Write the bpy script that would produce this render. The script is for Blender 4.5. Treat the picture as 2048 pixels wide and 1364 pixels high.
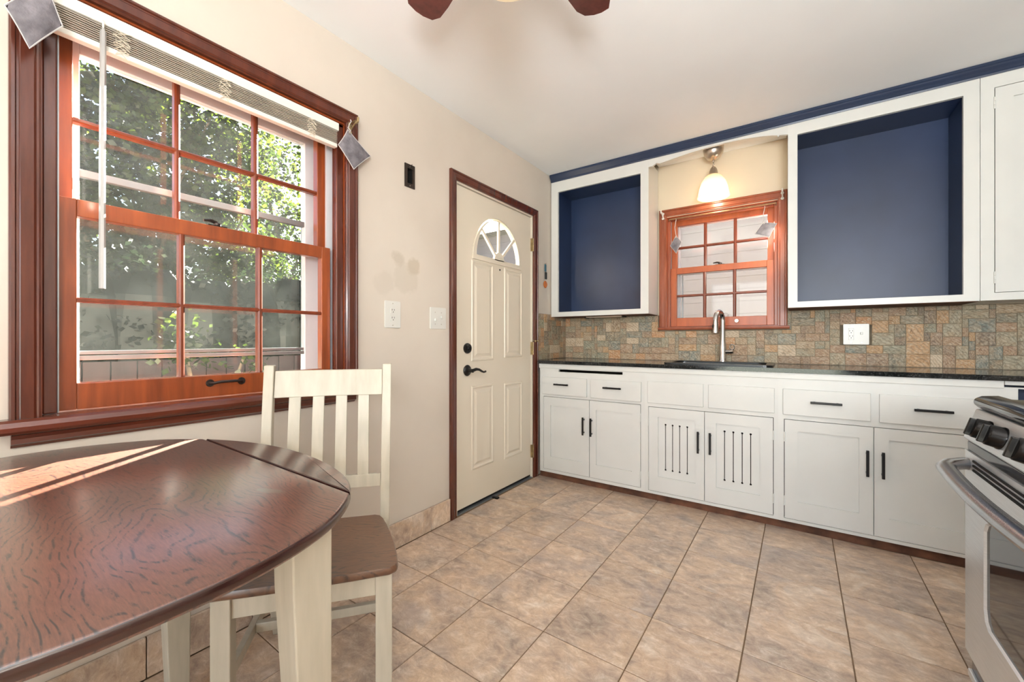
import bpy, math, random
from mathutils import Vector, Matrix, noise
random.seed(7)
SC = bpy.context.scene
for o in list(bpy.data.objects):
    bpy.data.objects.remove(o)
COL = SC.collection
R = math.radians
PI = math.pi

# ------------------------------------------------------------------ camera, world, light, exposure
CAMH = 1.075
YAW = 35.22
cam = bpy.data.cameras.new('camera')
co = bpy.data.objects.new('camera', cam)
COL.objects.link(co)
co.location = (0, 0, CAMH)
co.rotation_euler = (R(90), 0, R(YAW))
cam.sensor_width = 36
cam.lens = 812.2 / 2048 * 36
cam.shift_y = (679.9 - 682) / 2048
cam.clip_start = 0.02
cam.clip_end = 200
SC.camera = co

SC.view_settings.view_transform = 'Standard'
SC.view_settings.look = 'None'
SC.view_settings.gamma = 1
SC.view_settings.use_curve_mapping = False
SC.view_settings.exposure = 0.0
if hasattr(SC, 'cycles'):
    SC.cycles.transparent_max_bounces = 24      # sun and view pass several panes

W = bpy.data.worlds.new('world')
SC.world = W
W.use_nodes = True
wn = W.node_tree
wn.nodes.clear()
sky = wn.nodes.new('ShaderNodeTexSky')
sky.sky_type = 'NISHITA'
sky.sun_disc = False
sky.sun_elevation = R(30)
sky.sun_rotation = R(-35)
sky.dust_density = 1.5
bg = wn.nodes.new('ShaderNodeBackground')
bg.inputs[1].default_value = 0.5
wo = wn.nodes.new('ShaderNodeOutputWorld')
wn.links.new(sky.outputs[0], bg.inputs[0])
wn.links.new(bg.outputs[0], wo.inputs[0])

SUNDIR = Vector((0.578, -0.72, -0.39)).normalized()
sl = bpy.data.lights.new('sun', 'SUN')
sl.energy = 350
sl.angle = R(0.6)
sl.color = (1, .93, .82)
so = bpy.data.objects.new('sun', sl)
COL.objects.link(so)
so.location = (-4, 6, 6)
so.rotation_euler = SUNDIR.to_track_quat('-Z', 'Y').to_euler()


def area(name, loc, target, sx, sy, power, col):
    l = bpy.data.lights.new(name, 'AREA')
    l.shape = 'RECTANGLE'
    l.size = sx
    l.size_y = sy
    l.energy = power
    l.color = col
    o = bpy.data.objects.new(name, l)
    COL.objects.link(o)
    o.location = loc
    o.rotation_euler = (Vector(target) - Vector(loc)).to_track_quat('-Z', 'Y').to_euler()
    return o


area('rear_fill', (-0.25, -2.95, 1.3), (-0.3, 1, 1.25), 2.0, 1.9, 54, (.95, .98, 1))  # added fill light behind the camera, set in the rear opening
area('ceiling_fill', (0.62, -0.75, 1.35), (0.58, 0.25, 2.7), 0.7, 0.7, 106, (.93, .97, 1))  # added fill light, unseen, brightens the room off the ceiling


# ------------------------------------------------------------------ material helpers
def lin(c):
    r = []
    for v in c[:3]:
        v = v / 255
        r.append(v / 12.92 if v <= .04045 else ((v + .055) / 1.055) ** 2.4)
    return (r[0], r[1], r[2], 1)


class NT:
    def __init__(s, name):
        s.m = bpy.data.materials.new(name)
        s.m.use_nodes = True
        s.t = s.m.node_tree
        s.b = s.t.nodes['Principled BSDF']
        s.out = s.t.nodes['Material Output']

    def n(s, typ, **kw):
        x = s.t.nodes.new(typ)
        for k, v in kw.items():
            if k.startswith('i_'):
                key = k[2:]
                key = int(key) if key.isdigit() else key.replace('_', ' ')
                x.inputs[key].default_value = v
            else:
                setattr(x, k, v)
        return x

    def l(s, a, b):
        s.t.links.new(a, b)

    def coords(s, scale=(1, 1, 1), kind='Object', rnd=0.0, loc=(0, 0, 0)):
        tc = s.n('ShaderNodeTexCoord')
        mp = s.n('ShaderNodeMapping')
        mp.inputs['Scale'].default_value = scale
        mp.inputs['Location'].default_value = loc
        if rnd:
            oi = s.n('ShaderNodeObjectInfo')
            mul = s.n('ShaderNodeVectorMath', operation='SCALE')
            cmb = s.n('ShaderNodeCombineXYZ')
            s.l(oi.outputs['Random'], cmb.inputs[0])
            m2 = s.n('ShaderNodeMath', operation='MULTIPLY', i_1=3.7)
            s.l(oi.outputs['Random'], m2.inputs[0])
            s.l(m2.outputs[0], cmb.inputs[1])
            s.l(cmb.outputs[0], mul.inputs[0])
            mul.inputs['Scale'].default_value = rnd
            ad = s.n('ShaderNodeVectorMath', operation='ADD')
            s.l(tc.outputs[kind], ad.inputs[0])
            s.l(mul.outputs[0], ad.inputs[1])
            s.l(ad.outputs[0], mp.inputs[0])
        else:
            s.l(tc.outputs[kind], mp.inputs[0])
        return mp.outputs[0]

    def noise(s, vec, scale, detail=4, rough=.5, dist=0.0):
        x = s.n('ShaderNodeTexNoise')
        x.inputs['Scale'].default_value = scale
        x.inputs['Detail'].default_value = detail
        x.inputs['Roughness'].default_value = rough
        x.inputs['Distortion'].default_value = dist
        s.l(vec, x.inputs['Vector'])
        return x.outputs['Fac']

    def ramp(s, fac, stops, interp='LINEAR'):
        x = s.n('ShaderNodeValToRGB')
        x.color_ramp.interpolation = interp
        e = x.color_ramp.elements
        while len(e) < len(stops):
            e.new(.5)
        for i, (p, c) in enumerate(stops):
            e[i].position = p
            e[i].color = c if len(c) == 4 else lin(c)
        s.l(fac, x.inputs[0])
        return x.outputs[0]

    def mix(s, fac, a, b, mode='MIX'):
        x = s.n('ShaderNodeMix', data_type='RGBA', blend_type=mode)
        if isinstance(fac, (int, float)):
            x.inputs[0].default_value = fac
        else:
            s.l(fac, x.inputs[0])
        for i, v in ((6, a), (7, b)):
            if isinstance(v, tuple):
                x.inputs[i].default_value = v if len(v) == 4 else lin(v)
            else:
                s.l(v, x.inputs[i])
        return x.outputs[2]

    def bump(s, h, strength=.2, dist=.002):
        x = s.n('ShaderNodeBump')
        x.inputs['Strength'].default_value = strength
        x.inputs['Distance'].default_value = dist
        s.l(h, x.inputs['Height'])
        s.l(x.outputs[0], s.b.inputs['Normal'])


BW = ((0, (0, 0, 0, 1)), (1, (1, 1, 1, 1)))


def paint(name, col, rough=.5, var=.04, vscale=6, bump=.08, bscale=60, metal=0.0, spec=.5):
    n = NT(name)
    v = n.coords()
    f = n.noise(v, vscale, 3)
    c = lin(col)
    dk = tuple(x * (1 - var * 2) for x in c[:3]) + (1,)
    lt = tuple(min(1, x * (1 + var)) for x in c[:3]) + (1,)
    n.l(n.ramp(f, ((.3, dk), (.7, lt))), n.b.inputs['Base Color'])
    n.b.inputs['Roughness'].default_value = rough
    n.b.inputs['Metallic'].default_value = metal
    n.b.inputs['Specular IOR Level'].default_value = spec
    if bump:
        n.bump(n.noise(v, bscale, 3), bump, .002)
    return n.m


def wood(name, dark, light, scale=(1, 1, 1), rough=.3, dist=2.5, bump=.1, coat=0.0, lines=.5, rnd=1.0, bands=1.5):
    n = NT(name)
    v = n.coords(scale, rnd=rnd)
    w = n.noise(v, 3.2, 2, .5, .6)
    f2 = n.noise(v, 9, 5, .6)
    mid = tuple((a + b) / 2 for a, b in zip(dark, light))
    c1 = n.ramp(w, ((.3, dark), (.5, mid), (.7, light)))
    c2 = n.ramp(f2, ((.3, dark), (.7, light)))
    n.l(n.mix(lines, c1, c2), n.b.inputs['Base Color'])
    n.b.inputs['Roughness'].default_value = rough
    n.b.inputs['Coat Weight'].default_value = coat
    n.b.inputs['Coat Roughness'].default_value = .15
    n.bump(f2, bump, .001)
    return n.m


def glass_mat(name, tint=(1, 1, 1, 1), haze=0.0, hazecol=(.7, .75, .75, 1), refl=1.0):
    n = NT(name)
    n.t.nodes.remove(n.b)
    tr = n.n('ShaderNodeBsdfTransparent')
    tr.inputs[0].default_value = tint
    gl = n.n('ShaderNodeBsdfGlossy')
    gl.inputs['Roughness'].default_value = .03
    fr = n.n('ShaderNodeFresnel', i_IOR=1.45)
    ml = n.n('ShaderNodeMath', operation='MULTIPLY', i_1=refl)
    ge = n.n('ShaderNodeNewGeometry')
    inv = n.n('ShaderNodeMath', operation='SUBTRACT', i_0=1.0)
    n.l(ge.outputs['Backfacing'], inv.inputs[1])
    m9 = n.n('ShaderNodeMath', operation='MULTIPLY')
    n.l(fr.outputs[0], m9.inputs[0])
    n.l(inv.outputs[0], m9.inputs[1])
    n.l(m9.outputs[0], ml.inputs[0])
    mx = n.n('ShaderNodeMixShader')
    n.l(ml.outputs[0], mx.inputs[0])
    base = tr.outputs[0]
    if haze:
        df = n.n('ShaderNodeBsdfDiffuse')
        df.inputs[0].default_value = hazecol
        tl = n.n('ShaderNodeBsdfTranslucent')
        tl.inputs[0].default_value = hazecol
        m0 = n.n('ShaderNodeMixShader', i_0=.6)
        n.l(df.outputs[0], m0.inputs[1])
        n.l(tl.outputs[0], m0.inputs[2])
        v = n.coords()
        f = n.noise(v, 5, 6, .65)
        g = n.n('ShaderNodeMapRange')
        g.inputs['From Min'].default_value = .35
        g.inputs['From Max'].default_value = .75
        g.inputs['To Min'].default_value = haze * .4
        g.inputs['To Max'].default_value = haze * 1.5
        n.l(f, g.inputs[0])
        m1 = n.n('ShaderNodeMixShader')
        n.l(g.outputs[0], m1.inputs[0])
        n.l(tr.outputs[0], m1.inputs[1])
        n.l(m0.outputs[0], m1.inputs[2])
        base = m1.outputs[0]
    n.l(base, mx.inputs[1])
    n.l(gl.outputs[0], mx.inputs[2])
    n.l(mx.outputs[0], n.out.inputs[0])
    return n.m


M = {}
# walls: cream paint with stains left by stickers
n = NT('cream_wall_paint')
v = n.coords()
f = n.noise(v, 2.2, 4)
base = n.ramp(f, ((.3, (200, 189, 176)), (.7, (208, 198, 185))))
for (py, pz, rad, col, a) in ((1.385, 1.50, .045, (172, 160, 142), .45), (1.49, 1.47, .05, (174, 158, 134), .5),
                             (1.44, 1.40, .09, (184, 174, 158), .35), (1.30, 1.36, .07, (184, 174, 160), .25)):
    tc = n.n('ShaderNodeTexCoord')
    ds = n.n('ShaderNodeVectorMath', operation='DISTANCE')
    ds.inputs[1].default_value = (-1.705, py, pz)
    nf = n.noise(tc.outputs['Object'], 22, 3)
    n.l(tc.outputs['Object'], ds.inputs[0])
    ad = n.n('ShaderNodeMath', operation='MULTIPLY_ADD', i_1=-.06)
    n.l(nf, ad.inputs[0])
    n.l(ds.outputs['Value'], ad.inputs[2])
    mr = n.n('ShaderNodeMapRange')
    mr.inputs['From Min'].default_value = rad - .03
    mr.inputs['From Max'].default_value = rad - .05
    mr.inputs['To Max'].default_value = a
    n.l(ad.outputs[0], mr.inputs[0])
    base = n.mix(mr.outputs[0], base, lin(col))
n.l(base, n.b.inputs['Base Color'])
n.b.inputs['Roughness'].default_value = .55
n.bump(n.noise(v, 45, 4), .12, .003)
M['wall'] = n.m
M['wallback'] = paint('warm_cream_wall_paint', (212, 198, 174), .55, .02, 3, .1, 45)
M['ceiling'] = paint('white_ceiling_paint', (238, 239, 239), .7, .015, 2, .1, 35)
M['white'] = paint('white_cabinet_paint', (207, 207, 203), .32, .02, 4, .05, 25)
M['white_edge'] = paint('white_trim_paint', (212, 212, 207), .3, .02, 4, .08, 25)
M['plate'] = paint('white_plastic', (214, 212, 205), .3, .01, 4, 0)
M['vinyl'] = paint('white_vinyl', (205, 207, 210), .35, .01, 4, 0)
M['alum'] = paint('pale_aluminium', (150, 154, 156), .35, .04, 6, 0, metal=.7)
M['navy'] = paint('navy_paint', (34, 50, 82), .4, .12, 2.5, .05, 20)
M['navy_trim'] = paint('navy_trim_paint', (34, 48, 74), .35, .06, 5, .05, 20)
M['door'] = paint('cream_door_paint', (218, 208, 190), .35, .02, 2, .03, 20)
M['black'] = paint('black_metal', (22, 20, 19), .35, .1, 8, 0, metal=.3)
M['darkbox'] = paint('dark_bronze_box', (40, 28, 20), .5, .2, 30, .2, 60)
M['void'] = paint('black_void', (6, 6, 6), .9, .01, 4, 0)
M['brass'] = paint('aged_brass', (170, 150, 112), .35, .15, 30, 0, metal=.9)
M['nickel'] = paint('satin_nickel', (196, 186, 174), .28, .04, 8, 0, metal=1)
M['chrome'] = paint('brushed_chrome', (214, 214, 214), .14, .03, 8, 0, metal=1)
M['iron'] = paint('dark_iron', (70, 62, 58), .4, .2, 20, 0, metal=.8)
M['grout'] = paint('floor_grout', (122, 98, 74), .85, .1, 20, .2, 80)
M['slate_grout'] = paint('slate_grout', (110, 98, 80), .9, .15, 20, .3, 80)
M['brick_toe'] = paint('rough_brown_toe', (104, 66, 46), .8, .3, 12, .4, 40)
M['cherry'] = wood('cherry_casing', (66, 29, 19), (96, 45, 29), (6, 6, .8), .25, coat=.4)
M['cherry_h'] = wood('cherry_casing_horizontal', (72, 31, 20), (104, 48, 30), (6, .8, 6), .25, coat=.4)
M['amber'] = wood('amber_sash', (112, 50, 22), (160, 78, 36), (8, 8, .7), .28, coat=.4, lines=.35)
M['amber_h'] = wood('amber_sash_rail', (120, 54, 22), (168, 84, 38), (8, .7, 8), .28, coat=.4, lines=.35)
M['muntin'] = wood('brown_muntin', (96, 42, 22), (128, 60, 34), (8, 8, 1), .3)
M['amberk'] = wood('amber_sash_kitchen', (150, 72, 34), (182, 92, 46), (6, 6, .8), .3, lines=.3)
M['cherryk'] = wood('cherry_casing_kitchen', (124, 62, 38), (154, 80, 50), (6, 6, .8), .3, lines=.3)
M['glass'] = glass_mat('window_glass', haze=.001, refl=.6)
M['glass_dirty'] = glass_mat('dusty_storm_glass', (.97, .975, .97, 1), .0025, (.62, .66, .64, 1), refl=.6)
M['screen'] = glass_mat('insect_screen', (.74, .76, .75, 1), .004, (.5, .53, .5, 1), refl=.15)
M['fabric_grey'] = paint('grey_linen', (124, 119, 124), .9, .26, 24, .5, 220)
M['piping'] = paint('pale_piping', (190, 186, 184), .8, .05, 20, .2, 100)
M['wand'] = paint('translucent_grey_plastic', (168, 165, 162), .25, .03, 8, 0)
M['slat'] = paint('blind_slat', (190, 180, 164), .4, .05, 10, 0)
M['headrail'] = paint('blind_headrail', (224, 220, 210), .35, .02, 4, 0)
M['string'] = paint('blind_cord', (216, 204, 184), .8, .05, 10, 0)
M['fanblade'] = wood('fan_blade_wood', (64, 26, 22), (104, 52, 44), (6, 6, 6), .35)
M['grass'] = paint('lawn_grass', (50, 62, 30), .9, .3, 6, .5, 40)
M['drive'] = paint('concrete_drive', (120, 118, 114), .9, .08, 3, .2, 30)
M['siding'] = paint('pale_siding', (94, 90, 96), .6, .04, 2, .1, 30)
M['fence'] = paint('red_brown_fence', (40, 22, 20), .8, .2, 6, .3, 30)
M['blindpane'] = paint('window_with_pale_blinds', (176, 186, 200), .2, .05, 3, 0)
M['roof'] = paint('grey_shingles', (120, 116, 114), .9, .15, 8, .4, 30)
M['bark'] = paint('bark', (84, 70, 56), .9, .2, 12, .6, 30)
M['amberglass'] = paint('amber_glass_charm', (196, 106, 40), .15, .1, 20, 0)
M['teal'] = paint('teal_plastic', (60, 110, 128), .4, .1, 20, 0)

# aged cream furniture paint
n = NT('cream_furniture_paint')
v = n.coords()
c1 = n.ramp(n.noise(n.coords((9, 9, 1.2)), 4, 4), ((.3, (172, 164, 147)), (.7, (188, 180, 163))))
f = n.noise(v, 16, 4, .7)
spot = n.ramp(f, ((.70, (0, 0, 0, 1)), (.76, (1, 1, 1, 1))))
n.l(n.mix(spot, c1, lin((160, 138, 102))), n.b.inputs['Base Color'])
n.b.inputs['Roughness'].default_value = .4
n.bump(n.noise(n.coords((30, 30, 2)), 8, 3), .08, .001)
M['creamwood'] = n.m


# dark oak tops with wavy open grain and worn flecks
def oak(name, dark, mid, light, rough=.25, mark=None, freq=34, coat=1.0):
    n = NT(name)
    tc = n.n('ShaderNodeTexCoord')
    warp = n.noise(n.coords((1.0, 2.2, 1)), 1.7, 3, .5)
    warp2 = n.noise(n.coords((3, 9, 1)), 4, 2, .5)
    sx = n.n('ShaderNodeSeparateXYZ')
    n.l(tc.outputs['Object'], sx.inputs[0])
    a1 = n.n('ShaderNodeMath', operation='MULTIPLY_ADD', i_1=.55)
    n.l(warp, a1.inputs[0])
    n.l(sx.outputs['Y'], a1.inputs[2])
    a2 = n.n('ShaderNodeMath', operation='MULTIPLY_ADD', i_1=.012)
    n.l(warp2, a2.inputs[0])
    n.l(a1.outputs[0], a2.inputs[2])
    a3 = n.n('ShaderNodeMath', operation='MULTIPLY', i_1=freq * 2 * PI / 2)
    n.l(a2.outputs[0], a3.inputs[0])
    sn = n.n('ShaderNodeMath', operation='SINE')
    n.l(a3.outputs[0], sn.inputs[0])
    ln_ = n.ramp(sn.outputs[0], ((.35, (0, 0, 0, 1)), (1.0, (1, 1, 1, 1))))
    brk = n.noise(n.coords((10, 60, 1)), 3, 3, .7)
    pore = n.ramp(brk, ((.42, (0, 0, 0, 1)), (.58, (1, 1, 1, 1))))
    lines = n.mix(1.0, ln_, pore, 'MULTIPLY')
    fine = n.noise(n.coords((7, 60, 1)), 5, 3, .7)
    big = n.noise(n.coords((1.5, 1.5, 1)), 1.6, 3)
    c = n.ramp(fine, ((.3, mid), (.7, light)))
    c = n.mix(n.ramp(big, ((.4, (0, 0, 0, 1)), (.7, (.45, .45, .45, 1)))), c, lin(tuple(min(255, x * 1.2) for x in light)))
    c = n.mix(lines, c, lin(dark))
    sc = n.noise(n.coords((10, 4, 1)), 12, 6, .8)
    fl = n.ramp(sc, ((.68, (0, 0, 0, 1)), (.73, (.35, .35, .35, 1))))
    c = n.mix(fl, c, lin((150, 138, 132)))
    if mark:
        mpp = n.n('ShaderNodeMapping')
        mpp.vector_type = 'TEXTURE'
        mpp.inputs['Location'].default_value = mark
        mpp.inputs['Rotation'].default_value = (0, 0, R(20))
        mpp.inputs['Scale'].default_value = (.045, .014, 1)
        n.l(tc.outputs['Object'], mpp.inputs[0])
        le = n.n('ShaderNodeVectorMath', operation='LENGTH')
        n.l(mpp.outputs[0], le.inputs[0])
        nn = n.noise(tc.outputs['Object'], 45, 4, .7)
        ad = n.n('ShaderNodeMath', operation='MULTIPLY_ADD', i_1=1.6)
        n.l(nn, ad.inputs[0])
        n.l(le.outputs['Value'], ad.inputs[2])
        mk2 = n.n('ShaderNodeMapRange')
        mk2.inputs['From Min'].default_value = 1.62
        mk2.inputs['From Max'].default_value = 1.5
        n.l(ad.outputs[0], mk2.inputs[0])
        c = n.mix(mk2.outputs[0], c, lin((84, 68, 56)))
    n.l(c, n.b.inputs['Base Color'])
    n.b.inputs['Roughness'].default_value = rough + .1
    n.b.inputs['Coat Weight'].default_value = coat
    n.b.inputs['Coat Roughness'].default_value = rough
    n.b.inputs['Coat IOR'].default_value = 1.65
    n.bump(lines, -.08, .001)
    return n.m


M['table_top'] = oak('dark_oak_table', (28, 15, 12), (68, 35, 25), (98, 56, 39), .24, mark=(0.262, .238, .775), freq=125)
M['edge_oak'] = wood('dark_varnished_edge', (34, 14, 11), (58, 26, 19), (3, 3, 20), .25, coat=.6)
M['seat_top'] = oak('dark_oak_seat', (44, 24, 16), (82, 52, 34), (106, 72, 48), .3, freq=150, coat=.6)

# ceramic floor tile
n = NT('stone_look_floor_tile')
v = n.coords(rnd=40)
a = n.noise(v, 5.0, 6, .62, .6)
vs = n.coords((1.0, 1.5, 1), rnd=40)
b_ = n.noise(vs, 17, 10, .78, .5)
oi = n.n('ShaderNodeObjectInfo')
c = n.ramp(a, ((.34, (136, 124, 114)), (.43, (168, 147, 130)), (.5, (190, 164, 140)), (.58, (204, 172, 138)), (.68, (220, 203, 184))))
c2 = n.ramp(b_, ((.34, (118, 92, 76)), (.46, (180, 152, 128)), (.54, (206, 182, 156)), (.64, (244, 228, 212))))
c = n.mix(.45, c, c2)
g_ = n.noise(v, 3.0, 4, .6)
c = n.mix(n.ramp(g_, ((.54, (0, 0, 0, 1)), (.68, (.5, .5, .5, 1)))), c, lin((160, 148, 144)))
hs = n.n('ShaderNodeHueSaturation')
mr = n.n('ShaderNodeMapRange')
mr.inputs['To Min'].default_value = .93
mr.inputs['To Max'].default_value = 1.07
hs.inputs['Saturation'].default_value = .88
n.l(oi.outputs['Random'], mr.inputs[0])
n.l(mr.outputs[0], hs.inputs['Value'])
n.l(c, hs.inputs['Color'])
n.l(hs.outputs[0], n.b.inputs['Base Color'])
n.b.inputs['Roughness'].default_value = .3
n.bump(b_, .15, .002)
M['tile'] = n.m

# slate backsplash, each stone its own tone
n = NT('slate_mosaic')
v = n.coords(rnd=30)
oi = n.n('ShaderNodeObjectInfo')
w = n.n('ShaderNodeTexWave', wave_type='BANDS', bands_direction='DIAGONAL')
w.inputs['Scale'].default_value = 2.2
w.inputs['Distortion'].default_value = 6
w.inputs['Detail'].default_value = 4
n.l(v, w.inputs['Vector'])
fine = n.noise(v, 4.5, 7, .72, 1.0)
basec = n.ramp(oi.outputs['Random'], ((0, (116, 114, 98)), (.12, (146, 140, 118)), (.25, (154, 122, 96)), (.36, (108, 120, 114)),
                                      (.47, (132, 108, 88)), (.58, (164, 142, 114)), (.68, (182, 140, 94)), (.76, (130, 134, 116)),
                                      (.84, (200, 182, 156)), (.9, (106, 94, 82)), (.95, (190, 134, 84))), 'CONSTANT')
med = n.noise(v, 1.6, 4, .6)
c = n.mix(n.ramp(med, ((.4, (0, 0, 0, 1)), (.65, (.5, .5, .5, 1)))), basec, lin((166, 130, 88)))
c = n.mix(n.ramp(fine, ((.42, (0, 0, 0, 1)), (.66, (.7, .7, .7, 1)))), c, lin((206, 192, 168)))
c = n.mix(n.ramp(fine, ((.3, (.7, .7, .7, 1)), (.45, (0, 0, 0, 1)))), c, lin((84, 70, 58)))
c = n.mix(n.ramp(w.outputs['Fac'], ((.0, (.4, .4, .4, 1)), (.4, (0, 0, 0, 1)))), c, lin((96, 82, 66)))
n.l(c, n.b.inputs['Base Color'])
n.b.inputs['Roughness'].default_value = .5
n.bump(fine, .7, .004)
M['slate'] = n.m

# granite
n = NT('black_granite')
v = n.coords()
c = n.ramp(n.noise(v, 160, 2), ((.45, (20, 22, 22)), (.62, (38, 40, 40)), (.75, (74, 76, 74))))
n.l(c, n.b.inputs['Base Color'])
n.b.inputs['Roughness'].default_value = .08
M['granite'] = n.m
M['sink'] = paint('black_composite_sink', (26, 27, 28), .25, .1, 50, .1, 120)

# stove metals
n = NT('brushed_steel')
v = n.coords((1, 60, 1))
n.l(n.ramp(n.noise(n.coords((2, 2, 90)), 6, 3), ((.3, (198, 201, 204)), (.7, (214, 217, 220)))), n.b.inputs['Base Color'])
n.b.inputs['Metallic'].default_value = .62
n.b.inputs['Roughness'].default_value = .3
M['steel'] = n.m
M['handle_steel'] = paint('satin_steel_handle', (176, 178, 182), .24, .04, 8, 0, metal=1)
M['enamel'] = paint('black_enamel', (24, 23, 24), .1, .1, 8, 0)
M['ovenglass'] = paint('smoked_oven_glass', (34, 34, 36), .04, .05, 4, 0, spec=1)
M['knob'] = paint('dark_knob_metal', (46, 44, 43), .22, .1, 20, 0, metal=.9)
M['bluegloss'] = paint('black_gloss_drawer', (20, 26, 40), .12, .1, 4, 0)
M['grate'] = paint('cast_iron_grate', (24, 24, 24), .5, .2, 20, .2, 60)

# frosted lamp glass, lit bulb
n = NT('frosted_shade_glass')
n.b.inputs['Base Color'].default_value = lin((250, 236, 210))
n.b.inputs['Roughness'].default_value = .35
n.b.inputs['Alpha'].default_value = 1
tl = n.n('ShaderNodeBsdfTranslucent')
tl.inputs[0].default_value = (1, .9, .74, 1)
tr = n.n('ShaderNodeBsdfTransparent')
tr.inputs[0].default_value = (1, .95, .85, 1)
m1 = n.n('ShaderNodeMixShader', i_0=.5)
n.l(tl.outputs[0], m1.inputs[1])
n.l(tr.outputs[0], m1.inputs[2])
m2 = n.n('ShaderNodeMixShader', i_0=.72)
n.l(n.b.outputs[0], m2.inputs[1])
n.l(m1.outputs[0], m2.inputs[2])
n.l(m2.outputs[0], n.out.inputs[0])
M['shade'] = n.m
n = NT('lit_bulb')
n.b.inputs['Emission Color'].default_value = (1, .78, .48, 1)
n.b.inputs['Emission Strength'].default_value = 5
M['bulb'] = n.m

# leaves
def leafmat(name, a, b):
    n = NT(name)
    v = n.coords()
    c = n.ramp(n.noise(v, 2.5, 3), ((.35, a), (.65, b)))
    tl = n.n('ShaderNodeBsdfTranslucent')
    n.l(c, tl.inputs[0])
    n.l(c, n.b.inputs['Base Color'])
    n.b.inputs['Roughness'].default_value = .4
    mx = n.n('ShaderNodeMixShader', i_0=.5)
    n.l(n.b.outputs[0], mx.inputs[1])
    n.l(tl.outputs[0], mx.inputs[2])
    n.l(mx.outputs[0], n.out.inputs[0])
    return n.m


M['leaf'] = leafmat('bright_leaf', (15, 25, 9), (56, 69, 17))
M['leafshade'] = leafmat('shade_toned_leaf', (8, 14, 8), (22, 31, 15))  # hedge leaf, its shade put into the darker colour


# ------------------------------------------------------------------ mesh helpers
class MB:
    def __init__(s):
        s.v = []
        s.f = []

    def add(s, vs, fs):
        o = len(s.v)
        s.v += [tuple(p) for p in vs]
        s.f += [tuple(i + o for i in f) for f in fs]
        return s

    def box(s, x0, x1, y0, y1, z0, z1):
        vs = [(x, y, z) for x in (x0, x1) for y in (y0, y1) for z in (z0, z1)]
        return s.add(vs, [(0, 1, 3, 2), (4, 6, 7, 5), (0, 4, 5, 1), (2, 3, 7, 6), (0, 2, 6, 4), (1, 5, 7, 3)])

    def loft(s, rings, cap=True, closed=False):
        o = len(s.v)
        k = len(rings[0])
        for r in rings:
            s.v += [tuple(p) for p in r]
        m = len(rings)
        for i in range(m if closed else m - 1):
            a = o + i * k
            b = o + ((i + 1) % m) * k
            for j in range(k):
                j2 = (j + 1) % k
                s.f.append((a + j, a + j2, b + j2, b + j))
        if cap and not closed:
            s.f.append(tuple(o + j for j in reversed(range(k))))
            s.f.append(tuple(o + (m - 1) * k + j for j in range(k)))
        return s

    def prism(s, pts, h0, h1, axis='z'):
        def mp(a, b, c):
            return {'z': (a, b, c), 'y': (a, c, b), 'x': (c, a, b)}[axis]
        return s.loft([[mp(a, b, h0) for a, b in pts], [mp(a, b, h1) for a, b in pts]])

    def lathe(s, prof, center=(0, 0, 0), axis=(0, 0, 1), n=24, cap=True):
        ax = Vector(axis).normalized()
        q = Vector((0, 0, 1)).rotation_difference(ax)
        c = Vector(center)
        rings = []
        for r, h in prof:
            rings.append([c + q @ Vector((r * math.cos(2 * PI * i / n), r * math.sin(2 * PI * i / n), h)) for i in range(n)])
        return s.loft(rings, cap)

    def tube(s, path, rad, n=8, cap=True, flat=1.0):
        P = [Vector(p) for p in path]
        rs = rad if isinstance(rad, (list, tuple)) else [rad] * len(P)
        rings = []
        up = Vector((0, 0, 1))
        prev = None
        for i, p in enumerate(P):
            d = (P[min(i + 1, len(P) - 1)] - P[max(i - 1, 0)]).normalized()
            if prev is None:
                a = d.cross(up)
                if a.length < .1:
                    a = d.cross(Vector((1, 0, 0)))
            else:
                a = prev - d * prev.dot(d)
            a.normalize()
            prev = a
            b = d.cross(a)
            rings.append([p + (a * math.cos(2 * PI * k / n) + b * math.sin(2 * PI * k / n) * flat) * rs[i] for k in range(n)])
        return s.loft(rings, cap)

    def sphere(s, c, r, n=12, sc=(1, 1, 1)):
        prof = []
        rings = []
        for i in range(1, n // 2 + 1):
            t = PI * i / (n // 2 + 1)
            rings.append([(c[0] + sc[0] * r * math.sin(t) * math.cos(2 * PI * k / n), c[1] + sc[1] * r * math.sin(t) * math.sin(2 * PI * k / n),
                           c[2] + sc[2] * r * math.cos(t)) for k in range(n)])
        return s.loft(rings)

    def map(s, fn):
        s.v = [tuple(fn(*p)) for p in s.v]
        return s


ORG = {}
IDM = Matrix.Identity(4)


def mesh_from(name, mb, org, smooth, ang):
    me = bpy.data.meshes.new(name)
    ox, oy, oz = org
    me.from_pydata([(a - ox, b - oy, c - oz) for a, b, c in mb.v], [], mb.f)
    me.validate()
    import bmesh
    bm = bmesh.new()
    bm.from_mesh(me)
    bmesh.ops.recalc_face_normals(bm, faces=bm.faces)
    bm.to_mesh(me)
    bm.free()
    if smooth:
        for p in me.polygons:
            p.use_smooth = True
        me.set_sharp_from_angle(angle=R(ang))
    return me


def build(name, mb, mat, parent=None, org=(0, 0, 0), frame=IDM, bevel=0.0, smooth=False, ang=40, seg=2, label=None, kind=None):
    if parent is not None:
        org = ORG[parent.name]
    me = mesh_from(name, mb, org, smooth, ang)
    me.materials.append(M[mat] if isinstance(mat, str) else mat)
    o = bpy.data.objects.new(name, me)
    COL.objects.link(o)
    ORG[o.name] = org
    if parent is not None:
        o.parent = parent
    else:
        o.matrix_world = frame @ Matrix.Translation(org)
    if bevel:
        b = o.modifiers.new('bevel', 'BEVEL')
        b.width = bevel
        b.segments = seg
        b.limit_method = 'ANGLE'
        b.angle_limit = R(40)
    if label:
        o['label'] = label
    if kind:
        o['kind'] = kind
    return o


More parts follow.
